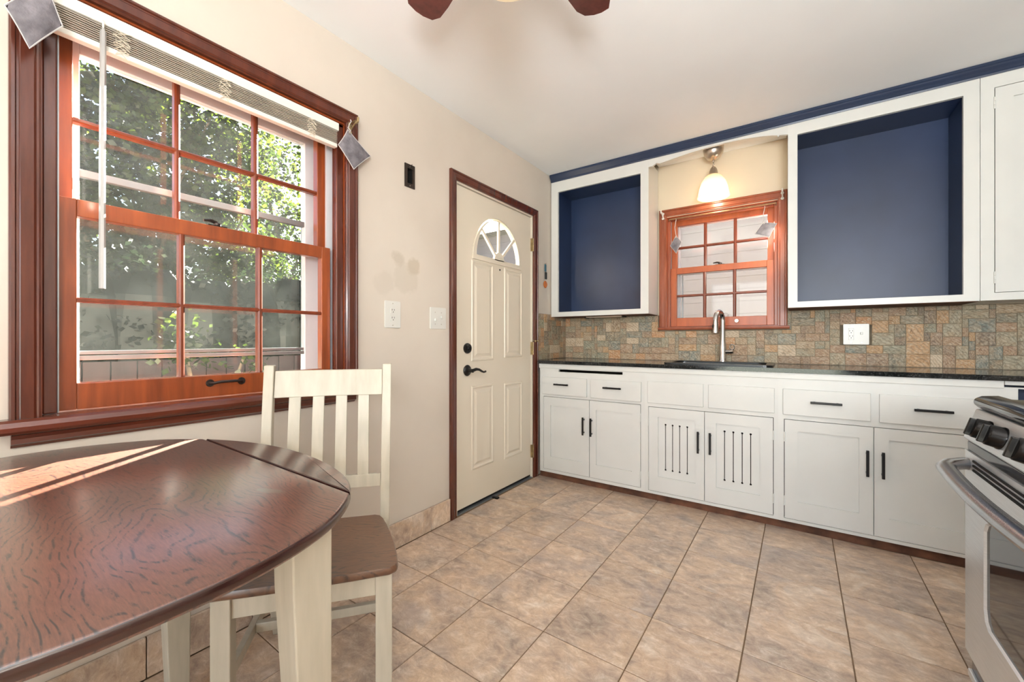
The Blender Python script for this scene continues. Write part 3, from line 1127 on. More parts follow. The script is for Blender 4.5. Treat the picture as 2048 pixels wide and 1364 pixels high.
# faucet
fx, fw = 1.268, .088
fa = thing('faucet', 'brushed chrome pull-down kitchen faucet behind the sink', 'faucet', (fx, -fw, .925), KF)
B_ = MB().lathe([(.029, 0), (.029, .004), (.025, .010), (.024, .05), (.024, .09), (.021, .12), (.0175, .15)], (fx, -fw, .925), n=20)
build('body', B_, 'chrome', parent=fa, smooth=True)
path = [(fx, -fw, 1.07), (fx, -fw, 1.21)]
ux, uy = -.35, -.94
for k in range(1, 9):
    q = PI * k / 8
    rr = .048
    path.append((fx + ux * rr * (1 - math.cos(q)), -fw + uy * rr * (1 - math.cos(q)), 1.21 + rr * 1.25 * math.sin(q)))
build('spout', MB().tube(path, [.0172] * 2 + [.0165] * 8, 14), 'chrome', parent=fa, smooth=True)
ex, ey = path[-1][0], path[-1][1]
build('spray_head', MB().lathe([(.017, 0), (.019, -.03), (.023, -.075), (.024, -.088), (.018, -.092)], (ex, ey, 1.212), n=16), 'chrome', parent=fa, smooth=True)
build('spray_button', MB().sphere((ex - .012, ey - .012, 1.17), .012, 10, (.7, .7, 1.3)), 'black', parent=fa, smooth=True)
hd = MB().tube([(fx + .012, -fw, .992), (fx + .05, -fw - .008, .994), (fx + .068, -fw - .012, .997)], [.014, .015, .016], 12)
lp = []
for k in range(13):
    q = 2 * PI * k / 12
    lp.append((fx + .060 + .014 * math.cos(q), -fw - .014 + .010 * math.sin(q) * 0 - .004, 1.025 + .018 * math.sin(q)))
hd.tube(lp, .0035, 6)
build('lever', hd, 'chrome', parent=fa, smooth=True)

# ------------------------------------------------------------------ upper cabinets
def open_upper(label, a0, a1, z0, z1, oa, oz, side_right=False):
    t = thing('wall_cabinet', label, 'cabinet', ((a0 + a1) / 2, -.13, z0), KF, group='white wall cabinets')
    build('face_frame', plate(rect(a0, a1, z0, z1), [rect(oa[0], oa[1], oz[0], oz[1])], UD - .019, UD).map(Km), 'white', parent=t, bevel=.001)
    ib = MB()
    bx0, bx1 = oa[0] - .003, oa[1] + .006
    W0, W1 = .006, UD - .019
    ib.box(bx0 - .01, bx0, z0 + .006, oz[1] + .012, W0, W1)
    ib.box(bx1, bx1 + .01, z0 + .006, oz[1] + .012, W0, W1)
    ib.box(bx0, bx1, oz[1] + .002, oz[1] + .012, W0, W1)
    ib.box(bx0, bx1, z0 + .004, z0 + .018, W0, W1)
    ib.box(bx0, bx1, z0 + .018, oz[1] + .002, W0, W0 + .006)
    build('interior', ib.map(Km), 'navy', parent=t, label='navy painted open inside')
    build('side_panel', MB().box(a0 + .0005, bx0 - .0105, z0 + .0005, z1, .004, W1).map(Km), 'white', parent=t)
    build('side_panel', MB().box(bx1 + .0105, a1 - .0005, z0 + .0005, z1, .004, W1).map(Km), 'white', parent=t)
    build('underside', MB().box(a0 + .002, a1 - .002, z0 - .003, z0, .004, W1 + .012).map(Km), 'brick_toe', parent=t, label='unpainted brown underside')
    # little magnetic catches on the bottom lip
    for q in (.42, .56):
        c = oa[0] + (oa[1] - oa[0]) * q
        build('magnetic_catch', MB().box(c - .012, c + .012, z0 + .018, z0 + .03, UD - .05, UD - .022).map(Km), 'nickel', parent=t)
    return t


ZU0, ZU1 = 1.272, 2.392
open_upper('doorless white wall cabinet with a navy interior, left of the sink window', .003, .806, ZU0 - .004, ZU1, (.066, .748), (1.306, 2.303))
open_upper('doorless white wall cabinet with a navy interior, right of the sink window', 1.646, 2.444, ZU0, ZU1, (1.694, 2.387), (1.307, 2.322))
t = thing('wall_cabinet', 'white wall cabinet with a closed paneled door at the right edge', 'cabinet', (2.6, -.13, ZU0), KF, group='white wall cabinets')
build('face_frame', plate(rect(2.446, 2.775, ZU0, ZU1), [rect(2.493, 2.76, 1.309, 2.327)], UD - .019, UD).map(Km), 'white', parent=t, bevel=.001)
build('carcass', MB().box(2.447, 2.774, ZU0 + .001, ZU1, .004, UD - .03).map(Km), 'white', parent=t)
d = shaker(t, 2.496, 2.757, 1.312, 2.324, UD, (2.556, 2.70), (1.37, 2.266))
hinges(d, 2.494, (1.385, 2.25), UD, .06)

# valance over the sink
vp = [(.806, 2.336), (.832, 2.336), (.86, 2.352), (.885, 2.343), (.906, 2.345), (.982, 2.355), (1.057, 2.364), (1.16, 2.372), (1.305, 2.377), (1.42, 2.372),
      (1.523, 2.360), (1.565, 2.352), (1.59, 2.345), (1.596, 2.334), (1.604, 2.343), (1.646, 2.335), (1.646, 2.397), (.806, 2.397)]
build('trim_3', plate(vp, [], UD - .019, UD - .001).map(Km), 'white', frame=KF, kind='structure', bevel=.0008)
# plastered soffit of the niche
build('trim_4', MB().box(.81, 1.64, 2.425, 2.446, .002, UD - .02).map(Km), 'ceiling', frame=KF, kind='structure')
# navy crown
cp = [(UD - .02, 2.390), (UD + .004, 2.390), (UD + .007, 2.398), (UD + .006, 2.404), (UD + .012, 2.412), (UD + .022, 2.424), (UD + .026, 2.430), (UD + .030, 2.434), (UD + .030, 2.447), (UD - .02, 2.447)]
build('trim_5', MB().loft([[Km(.003, z, w) for w, z in cp], [Km(2.775, z, w) for w, z in cp]]), 'navy_trim', frame=KF, kind='structure')
# metal light bar under left upper cabinet
o = thing('light_bar', 'slim metal light fixture under the left wall cabinet', 'light', (.42, -.16, 1.262), KF)
build('housing', MB().box(.28, .58, 1.256, 1.266, .12, .19).map(Km), 'nickel', parent=o, bevel=.002)
build('end_cap', MB().box(.27, .28, 1.252, 1.266, .115, .195).map(Km), 'black', parent=o)
build('end_cap', MB().box(.58, .59, 1.252, 1.266, .115, .195).map(Km), 'black', parent=o)
# dark strip of old wall between right cabinet and slate
# ------------------------------------------------------------------ slate backsplash
def pack(nx, nz, blocked, rnd):
    grid = [[None] * nz for _ in range(nx)]
    for i in range(nx):
        for j in range(nz):
            if blocked(i, j):
                grid[i][j] = -1
    out = []
    sizes = [(3, 3), (4, 2), (3, 2), (4, 3), (2, 3), (3, 4), (2, 2), (5, 2)]
    wts = [3, 4, 6, 4, 3, 1, 3, 2]
    for j in range(nz):
        for i in range(nx):
            if grid[i][j] is not None:
                continue
            opts = rnd.choices(sizes, wts, k=6) + [(2, 2), (2, 1), (1, 2), (1, 1)]
            for (w, h) in opts:
                if i + w > nx or j + h > nz:
                    continue
                if all(grid[i + a][j + b] is None for a in range(w) for b in range(h)):
                    for a in range(w):
                        for b in range(h):
                            grid[i + a][j + b] = 1
                    out.append((i, j, w, h))
                    break
    return out


def slate_tile_mesh():
    mb = MB()
    b = .06
    mb.loft([[(-.5, 0, -.5), (.5, 0, -.5), (.5, 0, .5), (-.5, 0, .5)], [(-.5, -.8, -.5), (.5, -.8, -.5), (.5, -.8, .5), (-.5, -.8, .5)],
             [(-.5 + b, -1, -.5 + b), (.5 - b, -.92, -.5 + b), (.5 - b, -1.04, .5 - b), (-.5 + b, -.95, .5 - b)]])
    me = mesh_from('slate_piece', mb, (0, 0, 0), False, 30)
    me.materials.append(M['slate'])
    return me


sm = slate_tile_mesh()
rs = random.Random(11)
u = .0250
z0s = .9175
nz = int((1.266 - z0s) / u + .5)
uz = (1.268 - z0s) / nz
nx = int(2.775 / u)
ux_ = 2.775 / nx


def blk(i, j):
    a, z = (i + .5) * ux_, z0s + (j + .5) * uz
    return (.815 < a < 1.652 and z > 1.146) or (1.928 < a < 2.058 and 1.042 < z < 1.178)


bs = build('backsplash', MB().box(0.003, .813, .917, 1.267, .0005, .004).box(.813, 1.657, .917, 1.148, .0005, .004).box(1.657, 2.775, .917, 1.270, .0005, .004).map(Km), 'slate_grout', frame=KF, org=(1.39, 0, .917))
tag(bs, 'slate mosaic backsplash running behind the black countertop', 'backsplash', 'slate mosaic backsplash')
pk = pack(nx, nz, blk, rs)
pk.sort(key=lambda q: -(q[2] * q[3]) * (1 + q[0] / nx))
for idx, (i, j, w, h) in enumerate(pk):
    if idx >= 300:
        break
    o = bpy.data.objects.new('slate_piece', sm)
    COL.objects.link(o)
    o.parent = bs
    o.location = ((i + w / 2) * ux_ - 1.39, -.003, z0s + (j + h / 2) * uz - .917)
    o.scale = ((w * ux_ - .0014), rs.uniform(.004, .0078), (h * uz - .0014))
if len(pk) > 300:
    mb = MB()
    for (i, j, w, h) in pk[300:]:
        mb.box(i * ux_ + .0007, (i + w) * ux_ - .0007, -.003 - rs.uniform(.004, .009), -.003, z0s + j * uz + .0007, z0s + (j + h) * uz - .0007)
    build('slate_pieces', mb, 'slate', parent=bs, kind='stuff')
# return on the left wall
bs2 = build('backsplash', MB().box(2.757, YB - .01, .917, 1.288, .0005, .004).map(Lm), 'slate_grout', org=(XL, 3.0, .917))
tag(bs2, 'short slate mosaic return on the left wall beside the entry door', 'backsplash', 'slate mosaic backsplash')
ny2 = int((YB - .012 - 2.757) / u)
pk2 = pack(ny2, 16, lambda i, j: False, rs)
for (i, j, w, h) in pk2:
    o = bpy.data.objects.new('slate_piece', sm)
    COL.objects.link(o)
    o.parent = bs2
    o.rotation_euler = (0, 0, R(90))
    o.location = (.003, 2.757 - 3.0 + (i + w / 2) * u, .0005 + (j + h / 2) * .0231)
    o.scale = (w * u - .0014, rs.uniform(.004, .008), h * .0231 - .0014)

# outlet and switch plates ------------------------------------------------
def receptacle(mb, a, z, w, mp):
    out = MB()
    out.prism(rrect(a - .0165, a + .0165, z - .0155, z + .0155, .006, 3), w, w + .003, 'z')
    return out.map(mp)


def slots(a, z, w, mp):
    out = MB()
    out.box(a - .008, a - .006, z - .001, z + .008, w, w + .0006)
    out.box(a + .006, a + .008, z - .001, z + .008, w, w + .0006)
    out.lathe([(.0025, 0), (.0025, .0006)], (a, z - .008, w), n=8)
    return out.map(mp)


def screw(a, z, w, mp):
    return MB().lathe([(.003, 0), (.0025, .0012)], (a, z, w), n=8).map(mp)


op = thing('outlet_plate', 'white outlet plate on the cream wall, between chair and switches', 'outlet', (XL, 1.349, 1.205))
build('cover', MB().prism(rrect(1.300, 1.399, 1.137, 1.275, .005, 2), 0, .005, 'z').map(Lm), 'plate', parent=op, bevel=.0015)
for z in (1.226, 1.186):
    r_ = build('receptacle', receptacle(None, 1.349, z, .005, Lm), 'plate', parent=op)
    build('slot', slots(1.349, z, .008, Lm), 'void', parent=r_)
for z in (1.262, 1.150):
    build('screw', screw(1.349, z, .005, Lm), 'nickel', parent=op)
sw_ = thing('switch_plate', 'white double switch plate next to the door casing', 'light switch', (XL, 1.668, 1.20))
build('cover', MB().prism(rrect(1.607, 1.732, 1.138, 1.262, .005, 2), 0, .006, 'z').map(Lm), 'plate', parent=sw_, bevel=.0015)
for a, s_ in ((1.645, -1), (1.694, 1)):
    build('toggle', MB().box(a - .006, a + .006, 1.198 + (0 if s_ > 0 else -.016), 1.198 + (.016 if s_ > 0 else 0), .006, .016).map(Lm), 'plate', parent=sw_, bevel=.0015)
    for z in (1.233, 1.166):
        build('screw', screw(a, z, .006, Lm), 'nickel', parent=sw_)
cb_ = thing('combination_plate', 'white outlet and switch plate set in the slate backsplash', 'outlet', (1.993, 0, 1.11), KF)
build('cover', MB().prism(rrect(1.932, 2.056, 1.046, 1.174, .005, 2), .0114, .0170, 'z').map(Km), 'plate', parent=cb_, bevel=.0015)
r0 = build('receptacle', MB().box(1.958, 1.983, 1.075, 1.147, .0170, .0190).map(Km), 'plate', parent=cb_, bevel=.001)
build('slot', slots(1.9705, 1.128, .0190, Km), 'void', parent=r0)
build('slot', slots(1.9705, 1.096, .0190, Km), 'void', parent=r0)
build('toggle', MB().box(2.014, 2.025, 1.108, 1.122, .0170, .027).map(Km), 'plate', parent=cb_, bevel=.0015)
for a in (1.9705, 2.0195):
    for z in (1.16, 1.06):
        build('screw', screw(a, z, .0170, Km), 'nickel', parent=cb_)
# open doorbell box
bx = thing('electrical_box', 'empty dark bronze box set in the wall, upper left of the door', 'electrical box', (XL, 1.461, 1.95))
build('bezel', plate(rect(1.427, 1.495, 1.890, 2.014), [rrect(1.444, 1.480, 1.912, 1.992, .004, 2)], .0005, .006).map(Lm), 'darkbox', parent=bx, bevel=.001)
build('box', MB().box(1.436, 1.4386, 1.908, 1.996, -.05, 0).box(1.484, 1.4866, 1.908, 1.996, -.05, 0).box(1.436, 1.4866, 1.908, 1.996, -.052, -.05)
      .box(1.436, 1.4866, 1.905, 1.908, -.05, 0).box(1.436, 1.4866, 1.996, 1.999, -.05, 0).map(Lm), 'void', parent=bx)
for z in (1.90, 2.002):
    build('screw', screw(1.461, z, .006, Lm), 'nickel', parent=bx)
build('loose_wire', MB().tube([Lm(1.462, 2.0, .006), Lm(1.468, 2.012, .008), Lm(1.476, 2.018, .006)], .002, 6), 'darkbox', parent=bx)
# keychain hanging by the cabinet
kc = thing('keychain', 'small keychain with an amber charm hanging beside the wall cabinet', 'keychain', (XL + .01, 2.88, 1.6))
build('hook', MB().tube([Lm(2.88, 1.70, 0), Lm(2.88, 1.70, .014), Lm(2.88, 1.706, .018)], .0025, 6), 'nickel', parent=kc)
build('tag', MB().box(2.865, 2.892, 1.635, 1.695, .006, .012).map(Lm), 'teal', parent=kc, bevel=.004, label='teal tag')
build('clip', MB().box(2.868, 2.894, 1.575, 1.632, .006, .015).tube([Lm(2.87, 1.60, .01), Lm(2.90, 1.59, .01), Lm(2.896, 1.57, .01)], .004, 6).map(lambda *p: p) if False else
      MB().box(2.868, 2.898, 1.572, 1.632, .006, .015).map(Lm), 'black', parent=kc, bevel=.005, label='black clip')
build('charm', MB().lathe([(.024, 0), (.03, .004), (.024, .009)], Lm(2.878, 1.530, .004), (1, 0, 0), 18), 'amberglass', parent=kc, smooth=True, label='round amber charm')
for o_ in [kc]:
    pass


# ------------------------------------------------------------------ pendant lamp
px, pw = 1.215, .135
pl = thing('pendant_lamp', 'lit pendant lamp with a frosted bell shade over the sink window', 'lamp', (px, -pw, 2.43), KF)
build('canopy', MB().lathe([(.066, 2.4245), (.066, 2.400), (.060, 2.372), (.044, 2.348), (.020, 2.336), (.010, 2.332)], (px, -pw, 0), n=28), 'nickel', parent=pl, smooth=True)
ch = MB().tube([(px, -pw, 2.335), (px, -pw, 2.275)], .004, 8).sphere((px, -pw, 2.325), .009).sphere((px, -pw, 2.300), .007)
build('stem', ch, 'nickel', parent=pl, smooth=True)
build('socket', MB().lathe([(.012, 2.285), (.020, 2.275), (.026, 2.255), (.028, 2.238), (.036, 2.228), (.034, 2.222)], (px, -pw, 0), n=20), 'nickel', parent=pl, smooth=True)
prof = [(.030, 2.232), (.055, 2.215), (.078, 2.180), (.090, 2.140), (.098, 2.095), (.106, 2.075), (.102, 2.073), (.094, 2.095), (.086, 2.140), (.074, 2.178), (.052, 2.210), (.028, 2.228)]
build('shade', MB().lathe(prof, (px, -pw, 0), n=32, cap=False), 'shade', parent=pl, smooth=True)
build('bulb', MB().sphere((px, -pw, 2.145), .028, 16, (1, 1, 1.3)), 'bulb', parent=pl, smooth=True)
pt = bpy.data.lights.new('pendant_light', 'POINT')
pt.energy = 2.4
pt.color = (1, .86, .68)
pt.shadow_soft_size = .03
po = bpy.data.objects.new('pendant_light', pt)
COL.objects.link(po)
po.matrix_world = KF @ Matrix.Translation((px, -pw, 2.095))

# ------------------------------------------------------------------ blind
bl = thing('window_blind', 'pale mini blind raised to the top of the big left window', 'blind', (XL, .6, 2.05))
build('headrail', MB().box(.172, 1.040, 2.012, 2.046, -.008, .022).map(Lm), 'headrail', parent=bl, bevel=.002)
for k in range(9):
    z = 1.9550 + k * .0064
    jit = random.uniform(-.0012, .0012)
    o = build('slat', MB().prism([(-.006 + jit, z), (.006, z + .0022), (.018 + jit, z + .0006), (.018 + jit, z + .0022), (.006, z + .0036), (-.006 + jit, z + .0014)], .176, 1.034, 'y')
              .map(lambda a, b, c: Lm(b, c, a)), 'slat', parent=bl)
build('bottom_rail', MB().box(.176, 1.034, 1.936, 1.953, -.006, .020).map(Lm), 'headrail', parent=bl, bevel=.003)
build('wand', MB().tube([Lm(.283, 1.996, .030), Lm(.282, 1.98, .036), Lm(.280, 1.60, .036), Lm(.280, 1.226, .036)], [.002, .0070, .0072, .0075], 6), 'wand', parent=bl, smooth=True, label='clear tilt wand')
build('wand_hook', MB().tube([Lm(.283, 2.02, .022), Lm(.283, 2.012, .032), Lm(.283, 1.994, .031)], .0025, 6), 'headrail', parent=bl)
for yy in (.325, .597, .915):
    pts = []
    rr = random.Random(int(yy * 1000))
    for k in range(46):
        t_ = k / 45
        pts.append(Lm(yy + .022 * math.sin(k * 1.7 + rr.random()) * (1 - .3 * t_), 2.010 - .068 * t_ + .010 * math.sin(k * 2.9), .024 + .004 * math.sin(k * 1.1)))
    build('lift_cord', MB().tube(pts, .0011, 4), 'string', parent=bl, label='bunched ladder cord')


# ------------------------------------------------------------------ curtain brackets and pouches
def bracket(name_lab, pos, outv, frame, mat='brass'):
    x, y, z = pos
    o_ = thing('curtain_bracket', name_lab, 'bracket', pos, frame, group='curtain brackets on the window corners')
    ox, oy = outv
    sx, sy = -oy, ox
    mb = MB()
    for dz in (.018, -.018):
        mb.lathe([(.010, 0), (.009, .003)], (x, y, z + dz), (ox, oy, 0), 12)
    mb.tube([(x + ox * .002, y + oy * .002, z + .018), (x + ox * .002, y + oy * .002, z - .018)], .005, 6)
    build('mount', mb, mat, parent=o_, smooth=True)
    mb = MB().tube([(x, y, z + .018), (x + ox * .03, y + oy * .03, z + .022), (x + ox * .055, y + oy * .055, z + .020)], .004, 8)
    mb.tube([(x, y, z - .016), (x + ox * .028, y + oy * .028, z + .004), (x + ox * .055, y + oy * .055, z + .018)], .0035, 8)
    mb.tube([(x + ox * .050, y + oy * .050, z + .008), (x + ox * .062, y + oy * .062, z + .012), (x + ox * .064, y + oy * .064, z + .030)], .005, 8)
    build('arm', mb, mat, parent=o_, smooth=True)
    return o_


def pouch(label, corners, pos_depth, mp, frame, hookz, thick=.022, hook_a=None, wd=.05):
    """corners: top, right, bottom, left in wall coords (a, z); a cushion-like pouch hanging from its top corner"""
    cs = [Vector(c) for c in corners]
    ctr = sum(cs, Vector((0, 0))) / 4
    o_ = thing('charcoal_pouch', label, 'pouch', mp(ctr.x, cs[2].y, pos_depth), frame, group='grey pouches hung on the windows')
    N = 12
    top, bot = [], []
    mb = MB()
    idx = {}
    for side in (1, -1):
        for i in range(N + 1):
            for j in range(N + 1):
                s_, t_ = i / N, j / N
                p = cs[0] * (1 - s_) * (1 - t_) + cs[1] * s_ * (1 - t_) + cs[2] * s_ * t_ + cs[3] * (1 - s_) * t_
                e = (4 * s_ * (1 - s_)) * (4 * t_ * (1 - t_))
                pin = 1 - .10 * (1 - min(1, e * 1.2)) * (1 if 0 < i < N or 0 < j < N else 0)
                edge = min(1, 4 * s_ * (1 - s_) + 4 * t_ * (1 - t_))
                d = (p - ctr)
                k_ = 1 - .035 * (1 - abs(2 * s_ - 1) ** 2) * (1 - min(1, 16 * t_ * (1 - t_) / 4)) - .035 * (1 - abs(2 * t_ - 1) ** 2) * (1 - min(1, 16 * s_ * (1 - s_) / 4))
                p = ctr + d * k_
                wv = noise.noise(Vector((s_ * 4 + ctr.x * 9, t_ * 4, side))) * .004 * min(1, e * 2)
                w = pos_depth + side * thick / 2 * (e ** .55) + wv
                idx[(side, i, j)] = len(mb.v)
                mb.v.append(mp(p.x, p.y, w))
    for side in (1, -1):
        for i in range(N):
            for j in range(N):
                q = (idx[(side, i, j)], idx[(side, i + 1, j)], idx[(side, i + 1, j + 1)], idx[(side, i, j + 1)])
                mb.f.append(q)
    body = build('body', mb, 'fabric_grey', parent=o_, smooth=True, ang=180)
    bp = []
    for s0, s1 in ((0, 1), (1, 2), (2, 3), (3, 0)):
        for k in range(6):
            fr_ = k / 6
            # border follows the pinched edge
            ii = {0: (round(fr_ * N), 0), 1: (N, round(fr_ * N)), 2: (N - round(fr_ * N), N), 3: (0, N - round(fr_ * N))}[s0]
            bp.append(mb.v[idx[(1, ii[0], ii[1])]])
    bp.append(bp[0])
    build('piping', MB().tube(bp, .0018, 5, cap=False), 'piping', parent=o_, smooth=True)
    tc = cs[0] + (ctr - cs[0]) * .20
    build('grommet', MB().tube([mp(tc.x + .005 * math.cos(q * PI / 4), tc.y + .005 * math.sin(q * PI / 4), pos_depth + thick * .32) for q in range(9)], .0018, 5), 'nickel', parent=o_, smooth=True)
    ha = cs[0].x if hook_a is None else hook_a
    hk = [mp(tc.x, tc.y, pos_depth + thick * .3), mp(tc.x + .004, tc.y + .014, pos_depth + thick * .35), mp(cs[0].x, cs[0].y + .006, pos_depth + .002),
          mp(ha - .006, (cs[0].y + hookz) / 2, pos_depth), mp(ha + .004, hookz - .006, pos_depth), mp(ha, hookz, pos_depth)]
    build('hook', MB().tube(hk, .0022, 6), 'piping', parent=o_, smooth=True)
    return o_


bracket('brass curtain bracket at the upper right corner of the large window', (XL + .024, 1.062 + .03, 2.045), (1, 0), IDM)
bracket('brass curtain bracket at the upper left corner of the large window', (XL + .024, .145, 2.075), (1, 0), IDM)
pouch('grey linen charcoal pouch hanging at the right corner of the large window', [(1.062, 2.018), (1.180, 1.942), (1.092, 1.850), (1.016, 1.932)], .055, Lm, IDM, 2.068, hook_a=1.075)
pouch('grey linen charcoal pouch covering the upper left corner of the large window', [(.165, 2.030), (.196, 1.922), (.138, 1.828), (.098, 1.912)], .082, Lm, IDM, 2.09, hook_a=.16)
bracket('pale bracket on the left corner of the sink window', (.848, -.024, 2.03), (0, -1), KF, 'white_edge')
bracket('pale bracket on the right corner of the sink window', (1.616, -.024, 2.038), (0, -1), KF, 'white_edge')
pouch('small mauve-grey pouch hanging at the left of the sink window', [(.948, 1.860), (.990, 1.810), (.950, 1.728), (.906, 1.790)], .05, Km, KF, 1.99, .016, hook_a=.946)
pouch('crumpled mauve-grey pouch hanging at the right of the sink window', [(1.508, 1.872), (1.586, 1.852), (1.542, 1.764), (1.458, 1.800)], .05, Km, KF, 1.98, .018, hook_a=1.515)
rod = MB().tube([Km(.90, 1.990, .045), Km(1.58, 1.990, .045)], .004, 8).tube([Km(.90, 1.99, .045), Km(.885, 1.99, -.004)], .004, 6).tube([Km(1.58, 1.99, .045), Km(1.58, 1.99, -.004)], .004, 6)
tag(build('curtain_rod', rod, 'brass', frame=KF, org=(1.24, -.045, 1.99), smooth=True), 'thin rod across the top of the sink window', 'curtain rod')

# ------------------------------------------------------------------ table
TC = (-1.12, .145)
ctl = [(-1.668, .145), (-1.660, .215), (-1.630, .300), (-1.575, .390), (-1.480, .466), (-1.369, .518), (-1.239, .552), (-1.096, .564), (-.960, .554), (-.850, .532), (-.768, .500),
       (-.702, .452), (-.645, .384), (-.608, .300), (-.590, .215), (-.587, .145)]
half = []
for i in range(len(ctl) - 1):
    p0, p1, p2, p3 = ctl[max(i - 1, 0)], ctl[i], ctl[i + 1], ctl[min(i + 2, len(ctl) - 1)]
    if i == 0:
        p0 = (ctl[1][0], 2 * TC[1] - ctl[1][1])
    if i == len(ctl) - 2:
        p3 = (ctl[-2][0], 2 * TC[1] - ctl[-2][1])
    for k in range(4):
        t_ = k / 4
        f_ = lambda a, b, c, d: .5 * ((2 * b) + (-a + c) * t_ + (2 * a - 5 * b + 4 * c - d) * t_ * t_ + (-a + 3 * b - 3 * c + d) * t_ ** 3)
        half.append((f_(p0[0], p1[0], p2[0], p3[0]), f_(p0[1], p1[1], p2[1], p3[1])))
half.append(ctl[-1])
outline = half + [(x, 2 * TC[1] - y) for x, y in reversed(half[1:-1])]
tb = thing('dining_table', 'oval drop-leaf table with a dark oak top and cream legs, under the window', 'table', (TC[0], TC[1], 0))
TZ = .775
TT = .023


def clip(poly, yv, keep_below):
    out = []
    for i in range(len(poly)):
        a, b = poly[i], poly[(i + 1) % len(poly)]
        ia = (a[1] <= yv) == keep_below or a[1] == yv
        ib = (b[1] <= yv) == keep_below or b[1] == yv
        if ia:
            out.append(a)
        if ia != ib:
            t_ = (yv - a[1]) / (b[1] - a[1])
            out.append((a[0] + (b[0] - a[0]) * t_, yv))
    return out


def slabtop(poly, name, mat, parent):
    c = (sum(p[0] for p in poly) / len(poly), sum(p[1] for p in poly) / len(poly))

    def ins(d):
        r_ = []
        n_ = len(poly)
        for i in range(n_):
            a, b, c2 = Vector(poly[i - 1]), Vector(poly[i]), Vector(poly[(i + 1) % n_])
            e1 = (b - a).normalized()
            e2 = (c2 - b).normalized()
            n1 = Vector((-e1.y, e1.x))
            n2 = Vector((-e2.y, e2.x))
            if n1.dot(Vector(c) - b) < 0:
                n1.negate()
            if n2.dot(Vector(c) - b) < 0:
                n2.negate()
            m_ = (n1 + n2)
            m_ = m_ / max(.5, m_.length_squared / 2)
            r_.append((b.x + m_.x * d, b.y + m_.y * d))
        return r_
    mb = MB()
    rings = []
    for d, z in ((.004, TZ - TT), (.0, TZ - TT + .005), (.0, TZ - .006), (.002, TZ - .002), (.006, TZ)):
        rings.append([(x, y, z) for x, y in ins(d)])
    mb.loft(rings)
    o_ = build(name, mb, mat, parent=parent, smooth=True, ang=50)
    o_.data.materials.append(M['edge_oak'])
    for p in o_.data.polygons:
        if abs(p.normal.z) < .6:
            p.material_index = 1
    return o_


JY = .4705
mid_ = clip(clip(outline, JY - .001, True), 2 * TC[1] - JY + .001, False)
slabtop(mid_, 'tabletop', 'table_top', tb)
slabtop(clip(outline, JY + .001, False), 'leaf', 'table_top', tb)
slabtop(clip(outline, 2 * TC[1] - JY - .001, True), 'leaf', 'table_top', tb)


def tleg(xo, yo, sx, sy):
    """outer corner xo, yo; inner direction sx, sy; tapers on inner faces"""
    wt, wbm = .074, .046
    rings = []
    for z, w in ((0, wbm), (.62, .072), (TZ - TT - .0005, wt)):
        rings.append([(xo, yo, z), (xo + sx * w, yo, z), (xo + sx * w, yo + sy * w, z), (xo, yo + sy * w, z)])
    return MB().loft(rings)


YT = .432
for (xo, sx) in ((-.722, -1), (-1.518, 1)):
    for (yo, sy) in ((YT, -1), (2 * TC[1] - YT, 1)):
        build('leg', tleg(xo, yo, sx, sy), 'creamwood', parent=tb, bevel=.003)
apx0, apx1, apy0, apy1 = -1.505, -.735, 2 * TC[1] - YT + .012, YT - .012
am = MB()
z0_, z1_ = .690, TZ - TT - .0005
am.box(apx1 - .02, apx1, apy0 + .06, apy1 - .06, z0_, z1_)
am.box(apx0, apx0 + .02, apy0 + .06, apy1 - .06, z0_, z1_)
am.box(apx0 + .06, apx1 - .06, apy0, apy0 + .02, z0_, z1_)
am.box(apx0 + .06, apx1 - .06, apy1 - .02, apy1, z0_, z1_)
build('apron', am, 'creamwood', parent=tb, bevel=.002)

# ------------------------------------------------------------------ chair
CF = Matrix.Translation((-1.0485, .551, 0)) @ Matrix.Rotation(R(51.4), 4, 'Z')
cr = thing('dining_chair', 'cream slat-back dining chair with a dark oak seat, at the table', 'chair', (0, .2, 0), CF)
so_ = [(-.215, .0), (-.12, -.004), (0, -.006), (.12, -.004), (.215, .0), (.229, .008), (.234, .022), (.232, .07), (.226, .14), (.215, .21), (.202, .28), (.188, .335), (.176, .362), (.16, .372),
       (0, .378), (-.16, .372), (-.176, .362), (-.188, .335), (-.202, .28), (-.215, .21), (-.226, .14), (-.232, .07), (-.234, .022), (-.229, .008)]
sb = MB()


def seatring(k, z):
    return [(x * k, .18 + (y - .18) * k, z) for x, y in so_]


sb.loft([seatring(.975, .428), seatring(.997, .433), seatring(1.0, .442), seatring(.985, .450)])
sb_ = sb
build('seat', sb_, 'seat_top', parent=cr, smooth=True, ang=50)
PXR = .190


def ry(z):
    pts = [(0, .500), (.15, .452), (.30, .405), (.43, .378), (.52, .374), (.65, .382), (.80, .402), (.985, .440)]
    for (za, ya), (zb_, yb_) in zip(pts[:-1], pts[1:]):
        if z <= zb_:
            t_ = (z - za) / (zb_ - za)
            return ya + (yb_ - ya) * t_
    return pts[-1][1]


